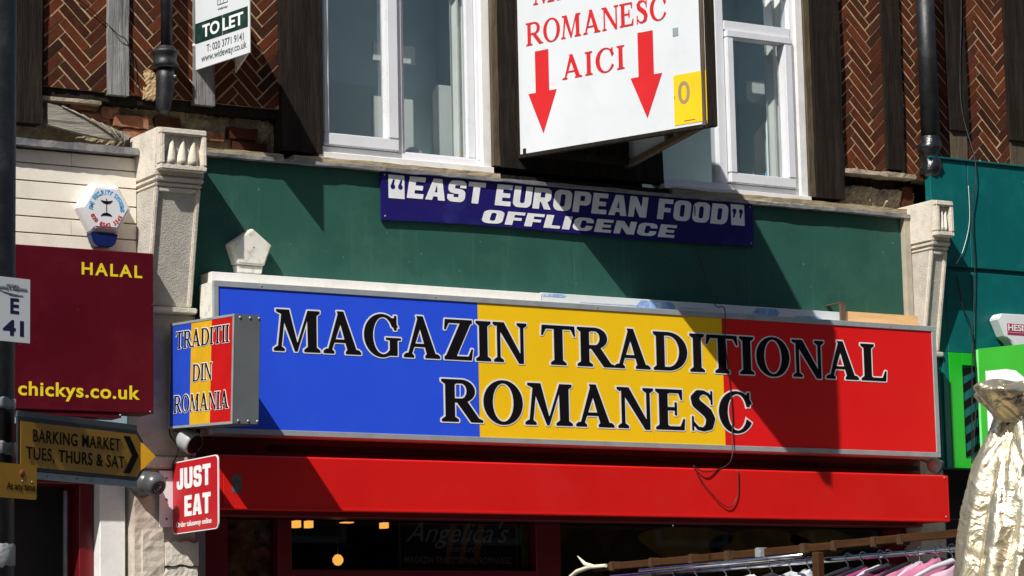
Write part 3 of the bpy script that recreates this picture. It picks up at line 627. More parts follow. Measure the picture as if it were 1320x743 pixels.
# added pale cards standing in for light patches and reflections in the panes
def card(pts, y, label):
    tag(MB().prism(pts, wall(0), X, Z, Y, y, y+.02).build('light_patch_card', M['card'], bevel=.002), label, 'sheet')
card([(8.15, 5.535), (8.45, 5.535), (8.45, 5.65), (8.15, 5.65)], .25, 'small pale card standing in for a light patch high inside the left window')
card([(8.145, 4.88), (8.44, 4.88), (8.44, 5.31), (8.145, 5.31)], .26, 'pale card standing in for a light patch low inside the left window')
card([(8.565, 4.9), (8.70, 4.9), (8.70, 5.42), (8.60, 5.42), (8.565, 5.36)], .24, 'pale card standing in for a light patch by the curtain of the left window')
card([(11.02, 5.56), (11.06, 5.54), (11.12, 5.55), (11.17, 5.60), (11.17, 5.70), (11.02, 5.68)], .25, 'pale curved card standing in for a light patch beside the right window curtain')
card([(11.06, 4.9), (11.16, 4.9), (11.16, 5.42), (11.10, 5.36), (11.06, 5.30)], .24, 'pale card standing in for a light patch low inside the right window')
tag(MB().lathe((8.36, .14, 4.86), [(.001, -.002), (.05, 0), (.062, .04), (.055, .09), (.03, .115), (.001, .12)], 20).build('glass_jar', M['film']), 'small round clear jar on the sill inside the left window', 'jar')
tag(MB().lathe((11.06, .12, 4.90), [(.001, 0), (.014, .0), (.014, .09), (.008, .10), (.008, .13), (.001, .13)], 12).build('spray_bottle', M['cyan_let']), 'tiny light blue bottle inside the right window', 'bottle')

# ================================================================== downpipes
dp = thing('downpipe', 'black iron downpipe with a shoe between the left brick panels', 'drainpipe', (6.58, -.10, 5.0), 'rainwater pipes on the upper wall')
MB().tube([(6.572, -.14, 5.30), (6.572, -.14, ZT)], .034, 18).build('pipe', M['black'], dp)
MB().lathe((6.562, -.14, 0), [(.02, 5.235), (.072, 5.245), (.082, 5.262), (.066, 5.285), (.07, 5.318), (.082, 5.33), (.082, 5.345), (.045, 5.350), (.042, 5.372), (.034, 5.375)], 24).build('collar', M['black'], dp)
MB().tube([(6.563, -.14, 5.25), (6.563, -.14, 5.18), (6.562, -.14, 5.12), (6.558, -.13, 5.06), (6.55, -.14, 5.0), (6.55, -.13, 4.985)], [.05, .056, .055, .05, .042, .04], 18).build('shoe', M['black'], dp)
MB().lathe((6.60, -.19, 5.19), [(.001, .012), (.007, .008), (.009, 0)], 10, (X, Z, -Y)).build('bolt', M['galv'], dp)
bumpy(6.455, 6.56, 5.07, 5.235, -.072, .012, .012, 77, .03, .012).build('mortar_patch', M['mortar'], dp)
dp2 = thing('downpipe', 'black downpipe with its broken end wrapped in shiny plastic, right brick panels', 'drainpipe', (12.31, -.10, 5.05), 'rainwater pipes on the upper wall')
MB().tube([(12.27, -.15, 5.24), (12.27, -.15, ZT)], .066, 20).build('pipe', M['black'], dp2)
rr = random.Random(3); P = []
for j in range(13):
    z = 5.33-.29*j/12; r0 = [.062, .07, .082, .09, .08, .062, .064, .07, .075, .08, .078, .07, .05][j]
    P += [(12.255+.01*math.sin(j)+(r0+rr.uniform(-.009, .009))*math.cos(2*math.pi*k/20), -.15+(r0+rr.uniform(-.009, .009))*math.sin(2*math.pi*k/20), z) for k in range(20)]
mb = MB(); mb.add(P, [(j*20+k, j*20+(k+1) % 20, (j+1)*20+(k+1) % 20, (j+1)*20+k) for j in range(12) for k in range(20)]+[[240+k for k in range(20)]], True)
mb.build('plastic_wrap', mat('black_glossy_film', (.012, .012, .014), .16, bump=.5, bs=30, coat=.5), dp2)

# ================================================================== LEFT SHOP
ls = thing('cream_boarded_shopfront', 'cream shiplap boarding and dark doorway of the left shop, behind the maroon sign', 'shopfront', (5.9, 0, 0))
zz = [4.143, 4.231, 4.325, 4.422, 4.528, 4.629, 4.709]
for i in range(6):
    for (a, b) in ([(4.2, 5.995), (5.998, 6.395)] if i in (1, 5) else [(4.2, 6.395)]):
        P = MB().prism([(-.104, zz[i]), (-.104, zz[i+1]-.010), (-.088, zz[i+1]-.003), (-.06, zz[i+1]-.003), (-.06, zz[i])], W0, Y, Z, X, a, b)
        P.build('shiplap_board', M['cream_board'], ls)
for i in range(6): pass
bx('backing', M['timber'], ls, 4.2, 6.40, -.058, 0, 3.95, 4.712, 0)
for i in range(6, 8):
    z = 4.143-.095*(i-5); MB().prism([(-.104, z), (-.104, z+.088), (-.088, z+.094), (-.06, z+.094), (-.06, z)], W0, Y, Z, X, 4.2, 6.395).build('shiplap_board', M['cream_board'], ls)
# doorway
bx('door_frame', M['white_paint'], ls, 6.19, 6.345, -.06, .3, 0, 3.16, .004)
bx('door_frame', M['dkred'], ls, 6.10, 6.186, .02, .3, 0, 3.16, .004)
bx('door_lining', M['dkred'], ls, 4.2, 6.099, -.02, .3, 2.83, 3.16, .004)
bx('door_bar', M['galv'], ls, 6.045, 6.062, .10, .13, 0, 2.80, .002)
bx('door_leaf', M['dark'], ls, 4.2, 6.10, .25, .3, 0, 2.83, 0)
# maroon sign
ms = thing('maroon_shop_sign', 'maroon sign box with yellow HALAL and web address lettering', 'shop sign', (6.0, -.2, 3.2))
bx('sign_box', M['maroon'], ms, 4.3, 6.392, -.35, -.165, 3.205, 4.113, .004)
sans_text('HALAL', M['yellow_let'], ms, wall(-.35), X, Z, 5.958, 6.322, 3.967, .070, offset=.022, spacing=1.25)
sans_text('chickys.co.uk', M['yellow_let'], ms, wall(-.35), X, Z, 5.588, 6.306, 3.279, .078, offset=.02, spacing=1.08)
bx('lower_trim', M['maroon'], ms, 5.60, 6.20, -.34, -.20, 3.175, 3.202, .002)
for x in (6.19, 6.37): MB().lathe((x, -.345, 3.19 if x < 6.3 else 3.215), [(.001, .008), (.005, .006), (.006, 0)], 8, (X, Z, -Y)).build('screw', M['galv'], ms)
# hexagonal alarm box
ha = thing('hexagonal_alarm_box', 'white hexagonal alarm box with blue and red ring of lettering on cream boards', 'alarm box', (6.18, -.1, 4.4))
def hexpts(cx, cz, r, n=6, rot=0, sq=1.): return [(cx+r*math.cos(2*math.pi*k/n+rot), cz+sq*r*math.sin(2*math.pi*k/n+rot)) for k in range(n)]
hc = (6.172, 4.385); a = hexpts(*hc, .165, sq=.98); b = hexpts(*hc, .163, sq=.98); c = hexpts(*hc, .135, sq=.98)
mb = MB(); V_ = [(p[0], -.106, p[1]) for p in a]+[(p[0], -.165, p[1]) for p in b]+[(p[0], -.195, p[1]) for p in c]
mb.add(V_, [(i, (i+1) % 6, 6+(i+1) % 6, 6+i) for i in range(6)]+[(6+i, 6+(i+1) % 6, 12+(i+1) % 6, 12+i) for i in range(6)]+[list(range(12, 18)), list(range(5, -1, -1))])
mb.build('case', M['pvc'], ha, .006, 3)
MB().prism([(6.085, 4.242), (6.254, 4.242), (6.238, 4.185), (6.215, 4.165), (6.13, 4.165), (6.104, 4.185)], wall(0), X, Z, Y, -.172, -.108).build('strobe_lens', M['navy_pl'], ha, .004)
def arc_text(text, m, par, O, U, V, cx, cy, r, a0, a1, h, flip=False, off=.02):
    vs, fs = [], []; chars = text; n = len(chars)
    for i, ch in enumerate(chars):
        if ch == ' ': continue
        v, f = sans(ch, off); w_ = (max(p[0] for p in v)+min(p[0] for p in v))/2; s = h/CAP; an = a0+(a1-a0)*(i+.5)/n
        o = len(vs)
        for p in v:
            x, y = (p[0]-w_)*s*.8, p[1]*s
            rad = (r+y) if not flip else (r+h-y); ang = an-(x/r if not flip else -x/r)
            vs.append((cx+rad*math.cos(ang), cy+rad*math.sin(ang), 0))
        fs += [[q+o for q in g_] for g_ in f]
    flat((vs, fs), 'lettering', m, par, O, U, V, 1, 1, 0, 0, .001)
OH = wall(-.195)
arc_text('AMJ SECURITY SYSTEMS', M['cyan_let'], ha, OH, X, Z, hc[0], hc[1]-.005, .083, R(186), R(-8), .024)
arc_text('020 8542 3545', M['red_let'], ha, OH, X, Z, hc[0], hc[1]-.005, .083, R(202), R(338), .023, True)
def crescent(cx, cz, r, up_, th=.016):
    pts = []; n = 16
    for i in range(n+1): a_ = math.pi*(.08+.84*i/n); pts.append((cx+r*math.cos(a_), cz+up_*r*math.sin(a_)*.8))
    for i in range(n, -1, -1): a_ = math.pi*(.08+.84*i/n); pts.append((cx+r*math.cos(a_), cz+up_*(r*math.sin(a_)*.8-th*math.sin(math.pi*i/n)-.0005)))
    return MB().prism(pts, OH, X, Z, -Y, .001, .0022)
crescent(hc[0], hc[1]+.052, .038, -1).build('emblem', M['black_let'], ha); crescent(hc[0], hc[1]-.058, .036, 1).build('emblem', M['black_let'], ha)
MB().box(hc[0]-.0015, hc[0]+.0015, -.1975, -.196, hc[1]-.028, hc[1]+.052).build('emblem', M['black_let'], ha)

# ================================================================== CONSOLE PILASTERS
def pilaster(x0, x1, name_label, full=True, seed=1):
    t = thing('console_pilaster', name_label, 'pilaster', ((x0+x1)/2, -.1, 0))
    w_ = x1-x0
    def tap(xa, xb, za, ya, zb, yb, m, nm='block', bev=.006):   # tapered block from (za: front ya) to (zb: front yb)
        V_ = [(xa, -.02, za), (xb, -.02, za), (xb, ya, za), (xa, ya, za), (xa, -.02, zb), (xb, -.02, zb), (xb, yb, zb), (xa, yb, zb)]
        return MB().add(V_, [(0,1,2,3), (4,7,6,5), (0,4,5,1), (1,5,6,2), (2,6,7,3), (3,7,4,0)]).build(nm, m, t, bev, 2)
    S = M['stone']
    cap_ = tap(x0-.008, x1+.012, 4.562, -.375, 4.835, -.405, S, 'capital')
    # raised rim round the carved panel
    rim = MB(); a0, a1, b0, b1 = x0+.0, x1+.005, 4.59, 4.83; yo = -.405
    for (p, q, r_, s_) in ((a0, a1, b0, b0+.032), (a0, a1, b1-.034, b1), (a0, a0+.03, b0+.0325, b1-.0345), (a1-.03, a1, b0+.0325, b1-.0345)): rim.box(p, q, yo-.028, yo+.04, r_, s_)
    rim.build('panel_rim', S, cap_, .006, 2)
    n = 3 if full else 2
    for i in range(n):
        cx = a0+.045+(a1-a0-.09)*(i+.5)/n; ww = (a1-a0-.09)/n*.48
        mb = MB(); P = []; seg = 10
        for j in range(7):
            tt = j/6; z = b0+.036+(b1-b0-.075)*tt; wd = ww*(1-tt**1.15)*1.0+.003; dx = .016*(tt-.3)
            for k in range(seg): an = math.pi*k/(seg-1); P.append((cx+dx-wd*math.cos(an), yo-.004-.045*math.sin(an)*(1-tt*.75)*.75+.010, z))
        mb.add(P, [(j*seg+k, j*seg+k+1, (j+1)*seg+k+1, (j+1)*seg+k) for j in range(6) for k in range(seg-1)]+[list(range(seg)), [6*seg+k for k in range(seg)][::-1]], True)
        mb.build('carved_leaf', S, cap_)
    tap(x0-.006, x1+.010, 4.530, -.378, 4.558, -.388, S, 'moulding', .008)
    tap(x0-.002, x1+.004, 4.502, -.362, 4.5265, -.372, S, 'moulding', .008)
    sh = tap(x0, x1, 3.835, -.215, 4.50, -.345, M['stone_rough'], 'shaft', .005)
    # raised edge strips down the face of the shaft
    def strip(xa, xb):
        V_ = [(xa, -.20, 3.835), (xb, -.20, 3.835), (xb, -.231, 3.835), (xa, -.231, 3.835), (xa, -.32, 4.50), (xb, -.32, 4.50), (xb, -.361, 4.50), (xa, -.361, 4.50)]
        MB().add(V_, [(0,1,2,3), (4,7,6,5), (0,4,5,1), (1,5,6,2), (2,6,7,3), (3,7,4,0)]).build('edge_strip', S, sh, .006, 2)
    strip(x0+.001, x0+.026); strip(x1-.028, x1-.001)
    tap(x0+.0265, x1-.0285, 4.475, -.355, 4.499, -.3585, S, 'moulding', .003)
    tap(x0-.012, x1+.03, 3.800, -.235, 3.832, -.24, S, 'moulding', .006)
    if full:
        bumpy(x0-.03, x1+.055, 2.99, 3.797, -.145, .006, .03, seed, .12, .0).build('pilaster_face', M['stone_low'], t)
        tap(x0-.035, x1+.06, 2.915, -.165, 2.985, -.172, S, 'moulding', .008)
        bumpy(x0-.03, x1+.055, 1.0, 2.912, -.13, .01, .03, seed+1, .12, .0).build('pilaster_face', M['stone_low'], t)
        bumpy(x0+.01, x0+.14, 1.6, 2.56, -.155, .012, .028, seed+2, .06, .012).build('broken_render', M['stone_low'], t)
        bumpy(x0+.145, x0+.35, 2.37, 2.50, -.16, .006, .02, seed+3, .06, .006).build('stone_patch', M['stone'], t)
        bumpy(x0+.12, x0+.35, 1.9, 2.355, -.15, .010, .02, seed+5, .06, .008).build('broken_render', M['stone'], t)
        bx('edge_strip', M['stone'], t, x0+.33, x1+.05, -.165, -.12, 2.99, 3.30, .003)
    else:
        bx('pilaster_face', M['stone_low'], t, x0-.02, x1+.05, -.15, 0, 0, 3.799, .004)
    return t
pilaster(6.40, 6.685, 'pale cast stone pilaster with a carved console between the maroon sign and green board', True, 3)
pilaster(12.055, 12.20, 'pale cast stone console at the right end of the green board', False, 8)

# ================================================================== GREEN BOARD AND WHAT HANGS ON IT
gb = thing('green_fascia_board', 'long dark green painted board between the windows and the tricolour sign', 'fascia board', (9.4, -.1, 3.9))
bx('board_panel', M['green'], gb, 6.70, 9.3485, -.12, -.06, 3.80, 4.744, .001)
bx('board_panel', M['green'], gb, 9.3515, 11.995, -.12, -.06, 3.80, 4.744, .001)
bx('end_trim', mat('buff_mastic', (.40, .36, .28), .8, var=.2), gb, 11.997, 12.05, -.16, -.06, 3.80, 4.744, .002)
pb = thing('pentagonal_alarm_box', 'grubby cream five-sided alarm box without lettering, on top of the tricolour sign', 'alarm box', (7.08, -.12, 4.1))
a = [(6.985, 4.112), (7.165, 4.112), (7.215, 4.235), (7.088, 4.330), (6.945, 4.235)]
mb = MB(); cx, cz = 7.08, 4.21; V_ = [(p[0], -.121, p[1]) for p in a]+[(p[0], -.19, p[1]) for p in a]+[(cx+(p[0]-cx)*.93, -.205, cz+(p[1]-cz)*.93) for p in a]
mb.add(V_, [(i, (i+1) % 5, 5+(i+1) % 5, 5+i) for i in range(5)]+[(5+i, 5+(i+1) % 5, 10+(i+1) % 5, 10+i) for i in range(5)]+[list(range(10, 15)), list(range(4, -1, -1))])
mb.build('case', M['pvc_warm'], pb, .005, 2)
MB().prism([(6.99, 4.109), (7.16, 4.109), (7.15, 4.065), (7.0, 4.065)], wall(0), X, Z, Y, -.188, -.121).build('base', M['pvc_warm'], pb, .004)
MB().lathe((7.09, -.206, 4.215), [(.001, .001), (.004, .001), (.004, 0)], 8, (X, Z, -Y)).build('screw_hole', M['black_let'], pb)

ol = thing('navy_shop_sign', 'navy blue sign reading EAST EUROPEAN FOOD OFFLICENCE on the green board', 'shop sign', (9.35, -.14, 4.45))
def sag(a, b): t = (a-7.978)/2.765; return a, b+.012*math.sin(math.pi*2*t)-.006
n = 24; V_ = []
for i in range(n+1):
    x = 7.978+2.765*i/n; bz = 4.452-.0*i/n; sz = .010*math.sin(math.pi*2*i/n)
    V_ += [(x, -.145, 4.452+sz+(.020*i/n)), (x, -.145, 4.748+sz*.3), (x, -.125, 4.748+sz*.3), (x, -.125, 4.452+sz+(.020*i/n))]
mb = MB(); mb.add(V_, [(4*i+j, 4*i+(j+1) % 4, 4*i+4+(j+1) % 4, 4*i+4+j) for i in range(n) for j in range(4)]+[(0,1,2,3), (4*n+3, 4*n+2, 4*n+1, 4*n)]); mb.build('board', M['navy'], ol)
OO = wall(-.145)
serif_text('EAST EUROPEAN FOOD', 'block', M['off_let'], ol, OO, X, Z, 8.150, 10.535, 4.598, 4.732, gap=.055, shear=.18)
serif_text('OFFLICENCE', 'block', M['off_let'], ol, OO, X, Z, 8.670, 10.115, 4.482, 4.566, gap=.07, shear=.35)
def quote_plate(x0, x1, z0, z1, ch):
    MB().prism([(x0, z0), (x1, z0), (x1, z1), (x0, z1)], OO, X, Z, -Y, .001, .0022).build('quote_plate', M['off_let'], ol)
    cx = (x0+x1)/2
    for s_ in (-1, 1):
        x = cx+s_*.026; zc = (z0+z1)/2+.012; k = 1 if ch == 'l' else -1
        pts = [(x+.016*math.cos(a_), zc-.012*k+.016*math.sin(a_)) for a_ in [i*math.pi/6 for i in range(12)]]
        MB().prism(pts, OO, X, Z, -Y, .0026, .0034).build('quote_mark', M['navy'], ol)
        MB().prism([(x-.016*k, zc-.012*k), (x+.004*k, zc-.012*k), (x+.014*k, zc+.03*k), (x+.004*k, zc+.034*k)], OO, X, Z, -Y, .0024, .0033).build('quote_mark', M['navy'], ol)
quote_plate(8.025, 8.135, 4.588, 4.732, 'l'); quote_plate(10.565, 10.672, 4.600, 4.738, 'r')
for (x, z) in ((8.0, 4.475), (8.0, 4.73), (10.72, 4.49), (10.72, 4.73)): MB().lathe((x, -.146, z), [(.001, .004), (.005, .003), (.006, 0)], 8, (X, Z, -Y)).build('screw', M['galv'], ol)

# white boards behind the top of the sign, fresh batten, rusty bracket
wb = thing('white_packing_strip', 'white strip with scraps of blue protective film above the tricolour sign', 'trim board', (9, -.2, 3.97))
bx('strip', M['white_paint'], wb, 6.79, 9.02, -.27, -.121, 3.94, 4.046, .002)
bx('strip', M['white_board'], wb, 9.022, 11.36, -.265, -.121, 3.94, 4.052, .002)
rf = random.Random(4)
for (x0, x1, z0, z1) in ((9.03, 9.20, 4.03, 4.048), (9.30, 9.75, 4.005, 4.009), (9.72, 10.02, 3.985, 4.045), (10.05, 10.25, 4.01, 4.014), (10.40, 10.78, 3.995, 4.001), (10.62, 10.84, 4.0, 4.045), (10.95, 11.18, 3.995, 4.012), (9.2, 9.6, 3.99, 3.993)):
    pts = [(x0, z0), (x1-.02, z0+rf.uniform(-.002, .002)), (x1, (z0+z1)/2), (x1-.03, z1), (x0+.04, z1+rf.uniform(-.003, 0)), (x0+.01, (z0+z1)/2)]
    MB().prism(pts, wall(-.265), X, Z, -Y, .0012, .002).build('film_scrap', M['blue_film'], wb)
tag(MB().box(11.375, 12.0, -.26, -.121, 3.97, 4.062).build('timber_batten', M['fresh_wood'], bevel=.003), 'fresh pine batten at the right above the red end of the sign', 'batten')
tag(MB().box(11.33, 11.368, -.285, -.266, 3.985, 4.11).box(11.33, 11.368, -.285, -.121, 4.111, 4.118).build('bracket', M['brown_rust'], bevel=.001), 'small rusty bracket beside the fresh pine batten', 'bracket')

# ================================================================== MAIN TRICOLOUR SIGN
sg = thing('tricolour_fascia_sign', 'wide blue, yellow and red shop sign reading MAGAZIN TRADITIONAL ROMANESC', 'shop sign', (9.4, -.3, 3.1))
SX0, SX1, SZ0, SZ1 = 6.742, 12.03, 3.100, 3.975
bx('sign_box', M['pvc_warm'], sg, SX0+.002, SX1-.002, -.375, -.205, SZ0+.002, SZ1-.002, .002)
fr = MB(); 
fr.box(SX0, SX1, -.40, -.376, SZ0, SZ0+.032); fr.box(SX0, SX1, -.40, -.376, SZ1-.034, SZ1)
fr.box(SX0, SX0+.031, -.40, -.376, SZ0+.0325, SZ1-.0345); fr.box(SX1-.034, SX1, -.40, -.376, SZ0+.0325, SZ1-.0345)
fr.build('frame', M['alu'], sg, .002, 1)
YS = -.393
for (x0, x1, m) in ((SX0+.0315, 8.4865, 'sblue'), (8.4875, 9.7455, 'syellow'), (9.7470, 10.2850, 'syellow'), (10.2855, SX1-.0345, 'sred')):
    MB().box(x0, x1, YS, -.3765, SZ0+.033, SZ1-.035).build('face_panel', M[m], sg)
OS = wall(YS)
serif_text('MAGAZIN', 'bold', M['black_let'], sg, OS, X, Z, 7.115, 8.835, 3.590, 3.832, M['white_let'])
serif_text('TRADITIONAL', 'bold', M['black_let'], sg, OS, X, Z, 8.925, 11.605, 3.590, 3.832, M['white_let'], gap=-.0)
serif_text('ROMANESC', 'bold', M['black_let'], sg, OS, X, Z, 8.215, 10.50, 3.218, 3.472, M['white_let'])
rs_ = random.Random(9)
for i in range(5):
    x = SX0+.3+i*1.15; MB().lathe((x, -.4005, SZ1-.016), [(.001, .003), (.005, .002), (.005, 0)], 8, (X, Z, -Y)).build('screw', M['galv'], sg)

# ================================================================== blade sign
def frameax(az): d = Vector((math.sin(R(az)), math.cos(R(az)), 0)); return d, Z, d.cross(Z)
bs_ = thing('projecting_tricolour_sign', 'projecting blue, yellow and red box sign reading TRADITII DIN ROMANIA', 'shop sign', (6.6, -.13, 3.14))
U = Vector((0, -1, -.058)).normalized(); V = X.cross(U)*-1; V = Vector((0, -U.z*-1, 0))+Z; V = Vector((0, U.z, -U.y)).normalized(); N = U.cross(V); O = Vector((6.562, -.172, 3.140)); BLN, BH, BT = .835, .600, .160
MB().obox(O, U, V, N, .0, BLN, 0, BH, -BT, -.004).build('sign_box', mat('grey_end_cap', (.12, .13, .135), .45, var=.08), bs_, .003, 2)
mb = MB(); mb.obox(O, U, V, N, 0, BLN, 0, .014, -.0035, .004).obox(O, U, V, N, 0, BLN, BH-.014, BH, -.0035, .004).obox(O, U, V, N, 0, .014, .0145, BH-.0145, -.0035, .004).obox(O, U, V, N, BLN-.014, BLN, .0145, BH-.0145, -.0035, .004)
mb.build('frame', M['alu'], bs_, .001, 1)
e = (BLN-.029)/3
bl_ = (mat('blade_blue_vinyl', (.018, .065, .50), .5, spec=.2), mat('blade_yellow_vinyl', (.66, .37, .015), .5, spec=.2), mat('blade_red_vinyl', (.50, .008, .008), .5, spec=.2))
for i, m in enumerate((0, 1, 2)): MB().obox(O, U, V, N, .0145+e*i, .0145+e*(i+1)-.0003, .0148, BH-.0148, -.003, .0015).build('face_panel', bl_[m], bs_)
ON = O+N*.0016
serif_text('TRADITII', 'book', M['black_let'], bs_, ON, U, V, .080, .785, .450, .546, M['white_let'], .045)
serif_text('DIN', 'book', M['black_let'], bs_, ON, U, V, .315, .575, .255, .350, M['white_let'], .045)
serif_text('ROMANIA', 'book', M['black_let'], bs_, ON, U, V, .070, .795, .088, .184, M['white_let'], .045)
for v in (.018, BH-.018):
    for q in (.035, .095, .15): MB().lathe(O+U*BLN-N*q+V*v, [(.001, .006), (.007, .004), (.008, 0)], 10, (N, V, U)).build('screw', M['galv'], bs_)
bx('wall_bracket', M['galv'], bs_, 6.60, 6.66, -.171, -.146, 3.25, 3.70, .002)

# ================================================================== MAGAZIN ROMANESC AICI wedge board
vs_ = thing('wedge_sign_board', 'big white V-shaped board with red ROMANESC AICI and two red arrows', 'sign', (9.3, -.1, 4.9))
A = Vector((8.974, -.115, 4.925)); B = Vector((9.468, -1.50, 4.914)); Cc = Vector((9.828, -.07, 4.925)); HV = 1.23
U = (B-A).normalized(); N = U.cross(Z); LV = (B-A).length
U2 = (Cc-B).normalized(); N2 = U2.cross(Z); L2 = (Cc-B).length
MB().obox(A, U, Z, N, .012, LV-.012, .012, HV-.012, -.006, 0).build('face_sheet', M['white_board'], vs_)
MB().obox(A, U, Z, N, 0, LV+.0, 0, .03, -.045, -.008).obox(A, U, Z, N, 0, LV, HV-.03, HV, -.045, -.008).obox(A, U, Z, N, 0, .03, .0305, HV-.0305, -.045, -.008).obox(A, U, Z, N, LV-.03, LV, .0305, HV-.0305, -.045, -.008).build('timber_frame', M['timber'], vs_, .002, 1)
MB().obox(A, U, Z, N, -.004, LV+.004, -.012, .0115, -.03, .006).obox(A, U, Z, N, -.004, LV+.004, HV-.0115, HV+.012, -.03, .006).obox(A, U, Z, N, -.006, .0115, .012, HV-.012, -.03, .006).obox(A, U, Z, N, LV-.0115, LV+.006, .012, HV-.012, -.03, .006).build('edge_trim', M['timber'], vs_, .001, 1)
MB().obox(B, U2, Z, N2, .012, L2, 0.02, HV, .004, .010).build('face_sheet', M['white_board'], vs_)
MB().obox(B, U2, Z, N2, .03, L2, 0, .035, -.04, .002).obox(B, U2, Z, N2, .03, L2, HV-.035, HV, -.04, .002).obox(B, U2, Z, N2, .03, .065, .0355, HV-.0355, -.04, .002).obox(B, U2, Z, N2, .66, .71, .0355, HV-.0355, -.04, .002).build('timber_frame', M['timber_brown'], vs_, .002, 1)
MB().obox(B, U2, Z, N2, -.012, .028, -.012, HV, -.02, .03).build('corner_post', M['timber'], vs_, .002, 1)
bk = A.lerp(Cc, .5); MB().box(8.985, 9.82, -.17, -.122, 4.93, 4.97).build('wall_batten', M['timber'], vs_)
OA = A+N*.0005
serif_text('MAGAZIN', 'book', M['red_let'], vs_, OA, U, Z, .14, 1.13, .945, 1.10)
serif_text('ROMANESC', 'book', M['red_let'], vs_, OA, U, Z, .075, 1.165, .693, .838)
serif_text('AICI', 'book', M['red_let'], vs_, OA, U, Z, .355, .845, .435, .582, gap=.08)
def arrow(xc, z0, z1, zh, ws, wh): MB().prism([(xc-ws, z1), (xc-ws, zh), (xc-wh, zh), (xc, z0), (xc+wh, zh), (xc+ws, zh), (xc+ws, z1)], OA, U, Z, N, .001, .0022).build('arrow', M['red_let'], vs_)
arrow(.20, .122, .648, .385, .053, .112); arrow(1.0, .105, .638, .366, .057, .118)
MB().obox(OA, U, Z, N, 1.20, LV-.02, .03, .335, .001, .0022).build('yellow_patch', M['amber'], vs_)
sans_text('0', mat('taupe_print', (.33, .25, .12), .5), vs_, OA, U, Z, 1.232, 1.318, .155, .135, offset=.01, n0=.0026)
MB().obox(OA, U, Z, N, 1.205, 1.209, .19, .21, .0026, .003).build('print_mark', M['black_let'], vs_)
MB().obox(OA, U, Z, N, 1.27, 1.35, .046, .051, .0026, .003).build('print_mark', M['brown_rust'], vs_)
MB().obox(OA, U, Z, N, 1.205, 1.245, .575, .625, .001, .002).build('grey_patch', mat('grey_tape', (.25, .30, .33), .5), vs_)

# ================================================================== TO LET board
tl = thing('letting_board', 'white TO LET board with dark green band projecting from the brick wall', 'sign', (6.9, 0, 5.28))
A = Vector((6.772, -.07, 5.262)); B = Vector((6.890, -.585, 5.277)); U = (B-A).normalized(); N = U.cross(Z); LV = (B-A).length; HV = .43
Cc = Vector((7.05, -.072, 5.277)); U2 = (Cc-B).normalized(); N2 = U2.cross(Z); L2 = (Cc-B).length
MB().obox(A, U, Z, N, 0, LV, 0, HV, -.008, 0).build('face_sheet', M['white_board'], tl, .001, 1)
MB().obox(B, U2, Z, N2, .006, L2, 0, HV, -.008, 0).build('face_sheet', M['pvc_warm'], tl, .001, 1)
OT = A
MB().obox(OT, U, Z, N, .004, .278, .156, .276, .001, .002).obox(OT, U, Z, N, .282, LV-.012, .156, .276, .001, .002).build('green_band', mat('bottle_green_print', (.004, .03, .02), .4, dirt=(.15, .2, .18), ds=9, damt=.25), tl)
sans_text('TO', M['white_let'], tl, OT, U, Z, .095, .255, .178, .075, offset=.025, n0=.003)
sans_text('LET', M['white_let'], tl, OT, U, Z, .285, .475, .178, .075, offset=.025, n0=.003)
gy = mat('dark_green_print', (.08, .10, .10), .5)
sans_text('T: 020 3771 9141', gy, tl, OT, U, Z, .13, .475, .088, .042, offset=.002)
sans_text('www.wideway.co.uk', gy, tl, OT, U, Z, .08, .50, .036, .042, offset=.002)
sans_text('wideway', gy, tl, OT, U, Z, .235, .33, .312, .014)
MB().obox(OT, U, Z, N, .235, .33, .342, .346, .001, .002).obox(OT, U, Z, N, .235, .239, .3465, .38, .001, .002).obox(OT, U, Z, N, .326, .33, .3465, .395, .001, .002).obox(OT, U, Z, N, .262, .265, .3465, .37, .001, .002).obox(OT, U, Z, N, .29, .293, .3465, .38, .001, .002).obox(OT, U, Z, N, .2395, .2615, .372, .375, .001, .002).obox(OT, U, Z, N, .2935, .3255, .38, .384, .001, .002).build('house_logo', gy, tl)
MB().lathe(OT+U*.012+Z*.15, [(.001, .008), (.012, .006), (.014, 0)], 10, (U, Z, N)).build('fixing', M['pvc_warm'], tl)

# ================================================================== AWNING, SHOPFRONT
aw = thing('awning_cassette', 'long closed red awning box under the tricolour sign', 'awning', (9.4, -.35, 2.67))
MB().prism([(-.50, 2.675), (-.50, 2.965), (-.492, 2.973), (-.16, 2.973), (-.16, 2.70), (-.46, 2.665), (-.49, 2.665)], W0, Y, Z, X, 6.745, 11.985).build('cover', M['awn'], aw, .002, 1)
bx('end_cap', M['awn'], aw, 6.722, 6.743, -.498, -.16, 2.67, 2.97, .003); bx('end_cap', M['awn'], aw, 11.987, 12.0, -.498, -.16, 2.67, 2.97, .003)
bx('lower_lip', M['awn'], aw, 6.745, 11.985, -.506, -.501, 2.668, 2.680, .001)
MB().box(6.80, 6.86, -.5016, -.5003, 2.76, 2.86).build('grey_sticker', mat('faded_sticker', (.10, .09, .09), .7, var=.5, vs=30), aw)
for z in (2.70, 2.955): MB().lathe((11.965, -.5005, z), [(.001, .004), (.005, .003), (.006, 0)], 8, (X, Z, -Y)).build('screw', M['galv'], aw)
sf = thing('red_shopfront', 'dark red shopfront with unlit display windows under the red awning box', 'shopfront', (9.4, 0, 0))
bx('header', M['dkred'], sf, 6.75, 12.05, -.16, .02, 2.655, 3.8, .003)
bx('header_rail', M['dark'], sf, 7.2, 12.0, -.20, -.162, 3.03, 3.06, .002)
bx('frame_post', M['dkred'], sf, 6.86, 7.0, -.02, .16, 0, 2.652, .004)
bx('frame_post', M['dkred'], sf, 7.345, 7.435, .02, .16, 0, 2.652, .004)
